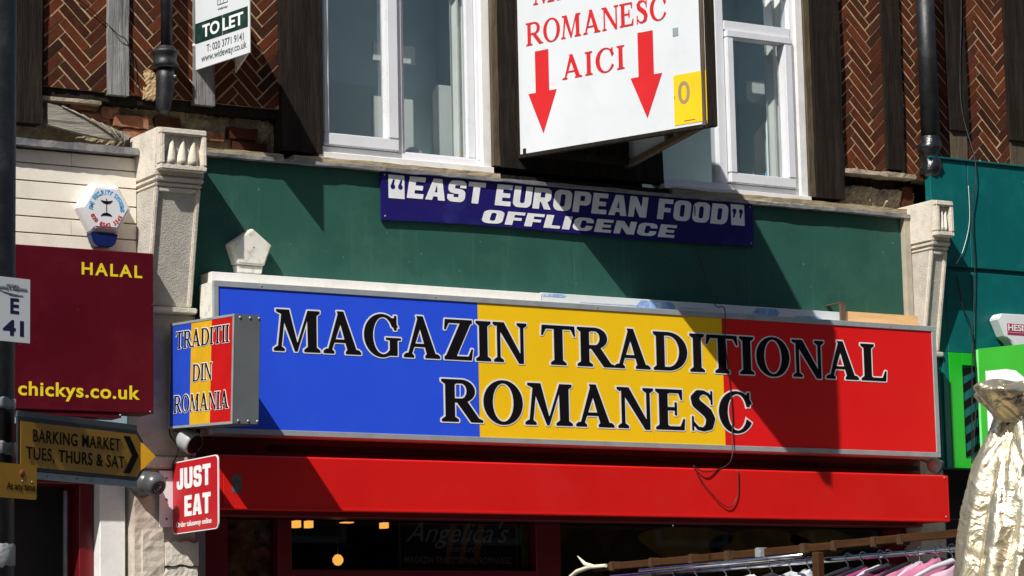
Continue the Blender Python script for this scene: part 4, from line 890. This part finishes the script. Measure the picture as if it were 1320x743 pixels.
bx('frame_post', M['dkred'], sf, 9.12, 9.30, .02, .16, 0, 2.652, .004)
bx('frame_post', M['dkred'], sf, 11.9, 12.05, .02, .16, 0, 2.652, .004)
bx('frame_post', M['stone_low'], sf, 12.08, 12.20, -.02, .16, 0, 2.9, .004, label='grey end post beside the red shopfront')
bx('transom', M['dkred'], sf, 7.437, 9.118, .02, .16, 2.295, 2.36, .004)
for (a, b, z0) in ((7.002, 7.343, 0.4), (7.437, 9.118, 2.362), (7.437, 9.118, .5), (9.302, 11.898, .4)): bx('shop_pane', M['pane_shop'], sf, a, b, .085, .093, z0, 2.654 if z0 != .5 else 2.293, 0)
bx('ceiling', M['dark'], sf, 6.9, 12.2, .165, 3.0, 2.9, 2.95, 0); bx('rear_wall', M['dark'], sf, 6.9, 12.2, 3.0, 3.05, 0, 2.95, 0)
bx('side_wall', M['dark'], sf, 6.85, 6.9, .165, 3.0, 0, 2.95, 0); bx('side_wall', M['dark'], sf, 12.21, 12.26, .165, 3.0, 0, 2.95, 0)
bx('stallriser', M['dkred'], sf, 7.0, 12.0, .02, .16, 0, .395, .003)
tag(MB().box(7.004, 7.341, .10, .105, 1.2, 2.652).build('window_poster', M['poster']), 'dim food photograph poster filling the narrow left shop pane', 'poster')
tag(MB().box(9.06, 9.115, .10, .105, 2.364, 2.65).build('window_poster', M['poster2']), 'dim strip of green fruit print beside the window sign', 'poster')
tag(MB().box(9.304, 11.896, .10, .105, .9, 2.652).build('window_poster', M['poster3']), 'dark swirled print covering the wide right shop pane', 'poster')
for i, (x, z, sx_, sz_) in enumerate(((10.3, 2.55, .35, .12), (10.9, 2.5, .4, .16), (11.4, 2.56, .25, .1))):
    pts = [(x+sx_*math.cos(a_)*(1+.15*math.sin(3*a_)), z+sz_*math.sin(a_)*(.9)) for a_ in [k*math.pi/12 for k in range(24)]]
    pts = [(a_, min(b_, 2.648)) for a_, b_ in pts]
    o = MB().prism(pts, wall(.0985), X, Z, -Y, 0, .0007).build('window_decal', mat('dull_gold_print', (.26, .19, .05), .5, var=.4, vs=5)); tag(o, ['leftmost dull gold swirl decal on the dark right pane', 'middle dull gold swirl decal on the dark right pane', 'rightmost dull gold swirl decal on the dark right pane'][i], 'decal')
# window sign Angelica's
an = thing('window_name_sign', 'dim window sign with script name over MAGAZIN TRADITIONAL ROMANESC', 'sign', (8.6, .11, 2.36))
bx('panel', mat('dark_blue_print', (.012, .014, .035), .4), an, 8.195, 9.045, .112, .12, 2.364, 2.652, .001)
for (x, m) in ((8.52, 'syellow'), (8.62, 'syellow'), (8.72, 'syellow')):
    MB().prism([(x, 2.40), (x+.03, 2.40), (x+.09, 2.645), (x+.04, 2.645)], wall(.112), X, Z, -Y, .0004, .001).build('print_stripe', mat('dull_yellow_print', (.26, .18, .02), .5), an)
gl = mat('grey_print', (.34, .34, .36), .5)
sans_text("Angelica's", gl, an, wall(.112), X, Z, 8.25, 8.98, 2.535, .12, offset=.0, shear=.45, n0=.002)
sans_text('market', gl, an, wall(.112), X, Z, 8.53, 8.74, 2.475, .045, shear=.4, n0=.002)
sans_text('MAGAZIN TRADITIONAL ROMANESC', gl, an, wall(.112), X, Z, 8.24, 9.0, 2.405, .040, offset=.02, n0=.002)
mb = MB(); frame_rect(mb, 8.205, 9.035, 2.372, 2.648, .006, .006, .006, .006, .108, .1115); mb.build('border', mat('olive_print', (.22, .20, .04), .5), an)
# lights inside
EW = emit_mat('warm_lamp', (1, .45, .08), 1.8)
for i, (x, z, sx_, sz_, lb) in enumerate(((7.911, 2.685, .018, .022, 'left square warm ceiling light of the pair in the shop'), (7.997, 2.685, .018, .022, 'right square warm ceiling light of the pair in the shop'), (8.533, 2.685, .018, .018, 'single small square warm light beside the window name sign'), (8.266, 2.70, .035, .003, 'thin dotted warm light strip in the shop'))):
    t = thing('ceiling_light', lb, 'light', (x, .9, z)); MB().box(x-sx_, x+sx_, .87, .93, z-sz_, z+sz_).build('diffuser', EW, t); MB().box(x-.006, x+.006, .89, .91, z+sz_, 2.899).build('stem', M['black'], t)
t = thing('globe_light', 'round glowing warm bulb low in the shop window', 'light', (8.20, .9, 2.465)); MB().lathe((8.20, .9, 2.465), [(.001, -.036), (.02, -.03), (.034, -.01), (.034, .01), (.02, .03), (.001, .036)], 16).build('globe', EW, t)
MB().tube([(8.20, .9, 2.502), (8.20, .9, 2.899)], .004, 6).build('flex', M['black'], t)

# ================================================================== cameras, just eat plate
def dome():
    t = thing('dome_camera', 'dark grey ball security camera beside the pointed market sign', 'camera', (6.42, -.2, 2.8))
    MB().lathe((6.415, -.131, 2.83), [(.001, .12), (.05, .10), (.075, .05), (.08, 0)], 24, (X, Z, -Y)).build('base', M['cam_grey'], t)
    C0 = Vector((6.418, -.29, 2.815)); d = Vector((.15, -.85, -.5)).normalized(); a_ = d.cross(Z).normalized(); b_ = a_.cross(d)
    MB().lathe(C0, [(.068*math.sin(k*math.pi/14), -.068*math.cos(k*math.pi/14)) for k in range(0, 12)]+[(.04, .052), (.038, .045), (.001, .045)], 28, (a_, b_, d)).build('ball', M['cam_grey'], t)
    MB().lathe(C0, [(.001, .060), (.014, .058), (.018, .046)], 20, (a_, b_, d)).build('lens', M['lens'], t)
    MB().lathe(C0, [(.032, .0465), (.032, .054), (.027, .054), (.027, .0465)], 24, (a_, b_, d)).build('ring', M['cam_grey'], t)
dome()
def bullet(x, y, z, lb, sc=1.):
    t = thing('bullet_camera', lb, 'camera', (x, y, z), 'round white cameras under the sign')
    d = Vector((.35, -.75, -.45)).normalized(); a_ = d.cross(Z).normalized(); b_ = a_.cross(d); C0 = Vector((x, y, z))
    MB().lathe(C0, [(r_*sc, q*sc) for r_, q in ((.001, -.06), (.045, -.055), (.062, -.03), (.064, .03), (.060, .045), (.055, .046))], 26, (a_, b_, d)).build('shell', M['cam_white'], t)
    MB().lathe(C0, [(.0545*sc, .040*sc), (.001, .040*sc)], 26, (a_, b_, d)).build('glass', M['lens'], t)
    MB().tube([C0-d*.05*sc, C0-d*.06*sc+Vector((0, .08, .03))], .014, 10).build('arm', M['cam_white'], t)
    return t
bullet(6.63, -.30, 3.062, 'white round camera under the projecting tricolour sign', 1.05)
bullet(12.06, -.30, 3.055, 'white round camera under the right end of the long sign', .8)
je = thing('takeaway_blade_sign', 'red JUST EAT plate with white lettering projecting from the pilaster', 'sign', (6.61, -.16, 2.54))
A = Vector((6.589, -.160, 2.541)); U, _, N = frameax(179.5); LJ, HJ, rj = .592, .408, .035
def rrect(x0, x1, y0, y1, r, n=5):
    pts = []
    for cx, cy, a0 in ((x1-r, y1-r, 0), (x0+r, y1-r, 90), (x0+r, y0+r, 180), (x1-r, y0+r, 270)):
        pts += [(cx+r*math.cos(R(a0+90*k/n)), cy+r*math.sin(R(a0+90*k/n))) for k in range(n+1)]
    return pts
MB().prism(rrect(0, LJ, 0, HJ, rj), A, U, Z, N, -.008, -.001).build('plate', M['white_let'], je)
MB().prism(rrect(.007, LJ-.007, .006, HJ-.006, rj-.006), A, U, Z, N, -.0008, .0004).build('face', M['je'], je)
serif_text('JUST', 'block', M['white_let'], je, A, U, Z, .065, .505, .248, .366, gap=.06)
serif_text('EAT', 'block', M['white_let'], je, A, U, Z, .165, .505, .092, .208, gap=.05)
sans_text('Order takeaway online', M['white_let'], je, A, U, Z, .055, .51, .036, .030, offset=.012, n0=.001)
MB().box(6.508, 6.590, -.166, -.158, 2.585, 2.902).build('mount_plate', M['pvc'], je, .001, 1)
MB().box(6.5905, 6.600, -.175, -.157, 2.60, 2.90).build('mount_arm', M['pvc'], je, .001, 1)
for z in (2.63, 2.74, 2.86): MB().lathe((6.55, -.1665, z), [(.001, .004), (.006, .003), (.007, 0)], 8, (X, Z, -Y)).build('screw', M['cam_grey'], je)
# loose cables
def cable(pts, r, label, m='black', n=8):
    P = [Vector(p) for p in pts]; out = []
    for i in range(len(P)-1):
        p0, p1, p2, p3 = P[max(i-1, 0)], P[i], P[i+1], P[min(i+2, len(P)-1)]
        for k in range(n):
            t = k/n; out.append(.5*((2*p1)+(p2-p0)*t+(2*p0-5*p1+4*p2-p3)*t*t+(3*p1-p0-3*p2+p3)*t**3))
    out.append(P[-1]); return tag(MB().tube(out, r, 6).build('cable', M[m]), label, 'cable')
cable([(10.27, -.16, 4.70), (10.30, -.13, 4.45), (10.31, -.28, 4.06), (10.299, -.41, 4.0), (10.30, -.405, 3.79), (10.335, -.405, 3.40), (10.327, -.41, 3.2), (10.26, -.47, 3.02), (10.05, -.52, 2.95), (9.95, -.51, 2.985)], .0035, 'thin black cable hanging down over the red part of the sign')
cable([(9.96, -.51, 2.985), (10.02, -.512, 2.88), (10.19, -.512, 2.735), (10.275, -.512, 2.80), (10.29, -.512, 2.97)], .003, 'thin cable loop drooping on the red awning box')
cable([(6.57, -.17, 3.15), (6.56, -.20, 3.10), (6.60, -.22, 3.02), (6.58, -.18, 2.92), (6.63, -.17, 2.86)], .004, 'short black cable curling beside the white camera on the pilaster')
cable([(6.03, -.085, 5.62), (6.20, -.085, 5.50), (6.28, -.11, 5.42), (6.34, -.11, 5.38), (6.39, -.09, 5.2), (6.41, -.09, 5.10)], .003, 'thin dark wire crossing the leftmost herringbone panel')

# ================================================================== RIGHT SHOP
ts = thing('teal_fascia_hoarding', 'tall teal painted boarding of the next shop at the right edge', 'hoarding', (12.7, -.1, 0))
for (a, b, c, d) in ((12.208, 12.535, 4.432, 5.168), (12.54, 14.2, 4.432, 5.172), (12.30, 12.535, 3.838, 4.40), (12.54, 14.2, 3.838, 4.40), (12.208, 12.298, 3.838, 4.40)):
    bx('board_panel', M['teal'], ts, a, b, -.20, -.14, c, d, .003)
bx('groove_board', M['teal'], ts, 12.21, 14.2, -.175, -.12, 3.05, 4.45, .002)
bx('top_trim', M['teal'], ts, 12.205, 14.2, -.215, -.10, 5.170, 5.182, .002)
bx('side_return', M['teal'], ts, 12.208, 12.235, -.198, .1, 3.05, 3.836, .002)
bx('lower_board', M['teal'], ts, 12.236, 12.285, -.215, -.14, 3.052, 3.834, .002)
bx('green_frame', M['lime'], ts, 12.287, 12.40, -.22, -.14, 3.052, 3.834, .002)
bx('hatched_panel', M['teal'], ts, 12.401, 12.60, -.205, -.14, 3.12, 3.75, .001)
bx('green_frame', M['lime'], ts, 12.401, 12.70, -.22, -.14, 3.752, 3.834, .002); bx('green_frame', M['lime'], ts, 12.401, 12.70, -.22, -.14, 3.052, 3.118, .002)
for i in range(6):
    z = 3.10+.115*i; pts = [p for p in [(12.403, z), (12.598, z+.11), (12.598, z+.165), (12.403, z+.055)]]
    pts = [(a_, min(max(b_, 3.122), 3.748)) for a_, b_ in pts]
    MB().prism(pts, wall(-.2055), X, Z, -Y, .0006, .002).build('hatch_stripe', M['black_let'], ts)
bx('unlit_void_sheet', M['dark'], ts, 12.21, 14.2, .2, .25, 0, 4.0, 0)  # near-black sheet put where the shop interior is only dark
bx('void_post', M['galv'], ts, 12.37, 12.40, .02, .05, 0, 3.05, .001)
bx('void_rail', M['cam_grey'], ts, 12.21, 13.2, .02, .05, 2.72, 2.728, 0)
gs = thing('green_light_box', 'bright green illuminated box sign with white letters at the right edge', 'shop sign', (12.5, -.25, 3.0))
A = Vector((12.53, -.225, 3.0)); U, _, N = frameax(160)
MB().obox(A, U, Z, N, 0, 1.15, 0, .868, -.12, 0).build('sign_box', M['lime2'], gs, .004, 2)
MB().obox(A, U, Z, N, -.004, .012, .0, .862, -.118, .004).build('edge_trim', mat('pale_green_trim', (.2, .7, .2), .4), gs)
sans_text('DE', M['white_let'], gs, A, U, Z, .06, .66, .08, .62, offset=.07, n0=.001)
hb = thing('wedge_alarm_box', 'white tapering alarm box reading HESIS above the bright green sign', 'alarm box', (12.8, -.2, 4.0))
MB().prism([(12.667, 4.075), (12.70, 4.112), (12.97, 4.115), (13.0, 4.09), (12.935, 3.905), (12.91, 3.89), (12.80, 3.89), (12.775, 3.925), (12.725, 3.955)], wall(0), X, Z, Y, -.30, -.205).build('case', M['pvc'], hb, .006, 2)
MB().box(12.745, 12.93, -.302, -.3005, 3.99, 4.045).box(12.745, 12.93, -.302, -.3005, 3.968, 3.984).build('name_patch', M['maroon_let'], hb)
sans_text('HESIS', M['white_let'], hb, wall(-.302), X, Z, 12.752, 12.922, 3.996, .043, offset=.02)
cable([(12.65, -.11, 6.6), (12.62, -.115, 6.2), (12.585, -.115, 5.6), (12.60, -.22, 5.15), (12.545, -.225, 4.80), (12.55, -.222, 4.45), (12.50, -.23, 4.0), (12.47, -.24, 3.75), (12.44, -.25, 3.4), (12.43, -.24, 3.08)], .0042, 'long black cable running down the teal boarding to the hatched panel')
cable([(12.40, -.21, 4.36), (12.42, -.23, 4.15), (12.48, -.235, 4.0), (12.50, -.24, 3.6), (12.45, -.24, 3.2), (12.46, -.23, 3.09)], .004, 'black cable in front of the teal and black hatched panel')
cable([(12.54, -.205, 5.0), (12.53, -.21, 4.75), (12.46, -.215, 4.55), (12.40, -.205, 4.45)], .002, 'thin pale wire on the upper teal board', 'pvc')

# ================================================================== STREET POLE AND ITS SIGNS
PX, PY = 3.363, -5.80
sp = thing('street_pole', 'black street pole with silver tape bands at the left edge', 'pole', (PX, PY, 0))
MB().tube([(PX, PY, 0), (PX, PY, 6.2)], .085, 28).build('shaft', M['black'], sp)
def band(z0, z1, m, seed):
    r_ = random.Random(seed); n = 32; P = []
    for j, z in enumerate((z0, z0+.004, z1-.004, z1)):
        for k in range(n): q = r_.uniform(-.006, .006); P.append((PX+(.089 if j in (1, 2) else .0855)*math.cos(2*math.pi*k/n), PY+(.089 if j in (1, 2) else .0855)*math.sin(2*math.pi*k/n), z+q))
    mb = MB(); mb.add(P, [(j*n+k, j*n+(k+1) % n, (j+1)*n+(k+1) % n, (j+1)*n+k) for j in range(3) for k in range(n)], True); mb.build('tape_band', m, sp)
band(2.588, 2.622, M['tape'], 1); band(2.43, 2.475, M['tape'], 2); band(2.06, 2.135, M['tape'], 3); band(1.9, 1.955, M['tape'], 4)
# bus / zone plate
zp = thing('white_zone_plate', 'white plate with dark blue E and 41 on the street pole', 'sign', (3.37, -5.97, 2.8))
U, _, N = frameax(74); A = Vector((3.439, -5.973, 2.796))-U*.34
MB().obox(A, U, Z, N, 0, .34, 0, .215, -.004, 0).build('plate', M['white_board'], zp)
nv = mat('dark_navy_print', (.012, .012, .06), .4)
sans_text('E', nv, zp, A, U, Z, .258, .294, .094, .052, offset=.03, n0=.0004, th=.0003)
sans_text('41', nv, zp, A, U, Z, .228, .314, .020, .052, offset=.03, n0=.0004, th=.0003)
sans_text('London Borough of', gy, zp, A, U, Z, .24, .29, .188, .005); sans_text('Barking & Dagenham', gy, zp, A, U, Z, .205, .325, .177, .008)
for i in range(3): MB().tube([A+U*(.21+.02*i)+Z*(.17-.006*i)+N*.001, A+U*(.235+.02*i)+Z*(.164-.004*i)+N*.001, A+U*(.27+.02*i)+Z*(.160-.001*i)+N*.001], .0007, 4).build('emblem', gy, zp)
yp = thing('yellow_parking_plate', 'small dull yellow plate reading At any time on the street pole', 'sign', (3.37, -5.97, 2.27))
U, _, N = frameax(61); A = Vector((3.456, -5.995, 2.273))-U*.24
MB().prism(rrect(0, .24, 0, .113, .008), A, U, Z, N, -.003, 0).build('plate', M['ochre'], yp)
sans_text('At any time', M['black_let'], yp, A, U, Z, .088, .232, .028, .024, offset=.012, n0=.0004, th=.0003)
MB().lathe(A+U*.166+Z*.083, [(.001, .001), (.013, .001), (.013, 0)], 20, (U, Z, N)).build('symbol', mat('dull_red_print', (.22, .05, .02), .5), yp)
for x in (.166, .215): MB().lathe(A+U*x+Z*.058, [(.001, .003), (.003, .002), (.003, 0)], 8, (U, Z, N)).build('rivet', M['galv'], yp)
# finger post sign
fp = thing('market_finger_sign', 'dull yellow pointed sign reading BARKING MARKET TUES, THURS & SAT', 'sign', (3.6, -5.9, 2.38))
U, _, N = frameax(60.5); A = Vector((3.418, -5.925, 2.378)); LF = .74
ptsF = [(0, 0), (.655, 0), (.690, .035), (.690, .141), (.655, .176), (0, .176)]
MB().prism(ptsF, A, U, Z, N, -.010, -.001).build('backing', M['black'], fp)
MB().prism([(.012, .012), (.650, .012), (.674, .038), (.674, .137), (.650, .163), (.012, .163)], A, U, Z, N, 0, .001).build('face', M['ochre'], fp)
Ut = frameax(96)[0]; MB().prism([(0, .037), (.012, .045), (.056, .0875), (.012, .130), (0, .138)], A+U*.6742, Ut, Z, Ut.cross(Z), 0, .001).build('sun_turned_tip', M['ochre'], fp)  # tip turned toward the sun, its brightness put into the shape
sans_text('BARKING MARKET', M['black_let'], fp, A, U, Z, .075, .555, .098, .042, offset=.008, n0=.0015, spacing=1.1)
sans_text('TUES, THURS & SAT', M['black_let'], fp, A, U, Z, .04, .578, .038, .042, offset=.008, n0=.0015, spacing=1.1)
MB().prism([(.573, .022), (.610, .022), (.660, .0875), (.610, .153), (.573, .153), (.622, .0875)], A, U, Z, N, .0015, .0025).build('chevron', M['black_let'], fp)
MB().obox(A, U, Z, N, .0, .66, -.024, -.001, -.02, -.004).build('channel', M['galv'], fp, .001, 1)
MB().obox(A, U, Z, N, .0, .66, .177, .198, -.02, -.004).build('channel', M['cam_grey'], fp, .001, 1)
for i in range(7): MB().lathe(A+U*(.08+.08*i)-Z*.012-N*.004, [(.001, .003), (.003, .002), (.003, 0)], 8, (U, Z, N)).build('rivet', M['galv'], fp)

# ================================================================== MARKET STALL: lath, chrome rail, hangers
ra = thing('wooden_stall_lath', 'brown wooden lath wrapped with tape, crossing the bottom right of the view', 'rail', (6.74, -5.4, 2.15))
P0, P1 = Vector((6.747, -4.30, 2.15)), Vector((6.728, -6.95, 2.15)); U = (P1-P0).normalized(); N = U.cross(Z); LL = (P1-P0).length
for i in range(3):
    a_, b_ = LL*i/3-(.02 if i else 0), LL*(i+1)/3; MB().obox(P0, U, Z, N, a_, b_, -.015+.002*i, .015+.002*i, -.009+.0*i-(.019 if i == 1 else 0), .009-(.019 if i == 1 else 0)).build('lath', M['lath'], ra, .002, 1)
for i, s_ in enumerate((.13, .44, .74, 1.0, 1.22, 1.52, 1.72, 1.97, 2.13)):
    MB().obox(P0, U, Z, N, s_, s_+.035, -.021, .021, -.031, .013).build('tape_wrap', M['tape' if i == 4 else 'parcel'], ra, .004, 2)
MB().obox(P0, U, Z, N, 1.60, 1.64, -2.15, -.018, -.02, .012).build('upright', M['lath'], ra, .003, 1)
MB().obox(P0, U, Z, N, .02, .06, -2.15, -.1, -.05, -.015).build('upright', M['lath'], ra, .003, 1)
def fork():
    t = thing('forked_hook', 'cream forked hook sticking up at the left end of the lath', 'hook', (6.74, -4.3, 2.15))
    b0 = P0+N*.02
    MB().tube([b0+U*.12+Z*.004, b0+U*(-.02)+Z*.004, b0-U*.12-Z*.01, b0-U*.22-Z*.05, b0-U*.28-Z*.09], [.008, .009, .010, .009, .005], 10).build('main_tine', M['horn'], t)
    MB().tube([b0+U*.02+Z*.004, b0-U*.05+Z*.02, b0-U*.11+Z*.058], [.010, .009, .002], 10).build('upper_tine', M['horn'], t)
fork()
cr = tag(MB().tube([P0+U*.05-Z*.045-N*.05, P1-Z*.050-N*.05], .011, 12).build('chrome_hanging_rail', M['chrome']), 'shiny chrome clothes rail just below the wooden lath', 'rail')
cr2 = tag(MB().tube([P0+U*.45-Z*.035+N*.06, P0+U*1.6-Z*.03+N*.05], .009, 12).build('chrome_cross_rail', M['chrome']), 'second chrome tube under the left half of the lath', 'rail')
def hanger(s_, m_h, m_g, lb, dz=0, drop=.55, yawd=0, wid=.20):
    c0 = P0+U*s_-Z*.045-N*.05; t = thing('clothes_hanger', 'hanger holding the '+lb+' garment', 'hanger', tuple(c0), 'hangers on the chrome rail')
    W_ = (N*math.cos(R(yawd))+U*math.sin(R(yawd))); 
    hk = [c0+W_*(-.018)+Z*-.004, c0+W_*(-.014)+Z*.011, c0+Z*.017, c0+W_*.014+Z*.010, c0+W_*.012-Z*.012, c0-Z*.024, c0-Z*(.045)]
    MB().tube(hk, .0022, 6).build('hook', M['chrome'], t)
    MB().tube([c0-W_*wid-Z*.115, c0-W_*.09-Z*.072, c0-Z*.045, c0+W_*.09-Z*.072, c0+W_*wid-Z*.115], [.006, .009, .011, .009, .006], 8).build('shoulder_bar', M[m_h], t)
    # garment: a shirt-like shell over the bar
    seed = int(s_*1000); rr = random.Random(seed); P = []; nu, nv = 20, 12
    ph = rr.uniform(0, 6)
    for j in range(nv+1):
        tj = j/nv
        for k in range(nu):
            an = 2*math.pi*k/nu; cw = math.cos(an); sw = math.sin(an)
            half = (.045+ (wid-.03)*min(1, tj*3.2)**.8 if j < 5 else wid+.015+.02*math.sin(tj*7+ph))
            top = -.050-.068*min(1, tj*3.2) if j < 5 else -.118-(tj-.333)*drop/.667
            th = .018+.02*min(1, tj*2)+.006*math.sin(5*an+ph+3*tj)
            P.append(c0+W_*(cw*half)+U*(sw*th)+Z*(top+.012+abs(cw)*-.02*(1-tj)+rr.uniform(-.003, .003)+dz))
    mb = MB(); mb.add(P, [(j*nu+k, j*nu+(k+1) % nu, (j+1)*nu+(k+1) % nu, (j+1)*nu+k) for j in range(nv) for k in range(nu)]+[list(range(nu))[::-1]], True)
    g_ = mb.build('hung_garment', M[m_g]); tag(g_, lb+' garment on the clothes rail', 'garment', 'garments on the chrome rail')
specs = [(.38, 'hang_k', 'plum', 'leftmost plum'), (.56, 'hang_k', 'film', 'film covered'), (.72, 'hang_w', 'film', 'clear wrapped, fourth from the post leftwards'), (.93, 'hang_w', 'card', 'white card fronted'), (1.10, 'hang_w', 'film', 'silvery wrapped'), (1.25, 'hang_k', 'card', 'pale bagged'),
  (1.38, 'hang_w', 'film', 'crinkled clear bagged'), (1.50, 'hang_w', 'film', 'bright clear bagged beside the post'), (1.75, 'hang_k', 'plum', 'dark plum, just right of the post'), (1.845, 'hang_k', 'magenta', 'magenta'), (1.955, 'hang_w', 'plum', 'second dark plum'), (2.00, 'hang_k', 'magenta', 'deep magenta'), (2.12, 'hang_k', 'pink', 'pink'), (2.19, 'hang_w', 'lilac', 'pale pink'), (2.30, 'hang_k', 'pink', 'rightmost pink'), (2.38, 'hang_w', 'lilac', 'pale pink, nearest the gold cloth')]
for s_, a_, b_, lb in specs: hanger(s_, a_, b_, lb, yawd=random.Random(int(s_*99)).uniform(-26, 26), dz=random.Random(int(s_*77)).uniform(-.03, .012), wid=random.Random(int(s_*55)).uniform(.16, .21))

# gold lame wrapped bundle
gc = thing('gold_wrapped_parasol', 'furled market parasol wrapped in crinkled gold foil cloth at the right edge', 'parasol', (5.315, -8.72, 0))
MB().tube([(5.315, -8.72, 0), (5.315, -8.72, 2.40)], .02, 12).build('pole', M['galv'], gc)
def cloth(prof, nm, seed, folds, famp, nu=160, nv=110, extra=None):
    r_ = np.random.RandomState(seed); ph = r_.rand(12)*6.28; P = []
    cr = [(r_.uniform(0, 6.28), r_.uniform(0, 1), r_.uniform(-5, 5), r_.uniform(.5, 1)) for _ in range(46)]
    for j in range(nv+1):
        t = j/nv; zz_ = np.interp(t, [p[0] for p in prof], [p[1] for p in prof]); rr_ = np.interp(t, [p[0] for p in prof], [p[2] for p in prof])
        for k in range(nu):
            an = 2*math.pi*k/nu
            w_ = abs(math.sin((folds*an+ph[0]+.9*math.sin(4*t+ph[1]))/2))**.7*2-1.1       # sharp-edged folds
            f = 1+famp*(w_*.7+.3*math.sin((folds*2+1)*an+ph[2]+2*t)+.2*abs(math.sin((folds*1.5+2)*an+6*t+ph[3])))
            c = 0
            for a0, t0, sl_, am in cr:                                                    # short creases
                d = math.remainder(an-a0-(t-t0)*sl_*.6, 2*math.pi); q = (t-t0)/.16
                if abs(q) < 2 and abs(d) < .5: c -= am*.019*math.exp(-abs(d)/.07)*math.exp(-q*q)
            dr, dz = extra(an, t) if extra else (0, 0)
            r = rr_*f+c+r_.randn()*.0008+dr
            P.append((5.315+r*math.cos(an), -8.72+r*math.sin(an), zz_+dz))
    mb = MB(); mb.add(P, [(j*nu+k, j*nu+(k+1) % nu, (j+1)*nu+(k+1) % nu, (j+1)*nu+k) for j in range(nv) for k in range(nu)], True)
    return mb.build(nm, M['gold'], gc)
cloth([(0, 2.350, .060), (.08, 2.315, .072), (.25, 2.22, .118), (.45, 2.09, .150), (.7, 1.90, .182), (1, 1.2, .26)], 'cloth_body', 1, 5, .15)
def ex(an, t):
    k = max(0, math.cos(an-R(198)))**10; return .085*k*t, .004*k*t+.008*math.sin(4*an+1)*t
cloth([(0, 2.335, .056), (.25, 2.365, .072), (.5, 2.40, .098), (.62, 2.415, .108), (.68, 2.426, .10), (.8, 2.445, .06), (1, 2.45, .004)], 'cloth_top', 5, 5, .13, nv=70, extra=lambda an, t: ex(an, math.sin(min(1, t/.65)*math.pi/2) if t < .65 else max(0, (1-t)/.35)))
MB().lathe((5.315, -8.72, 2.342), [(.060, -.012), (.068, 0), (.060, .012)], 30).build('tie', M['gold'], gc)
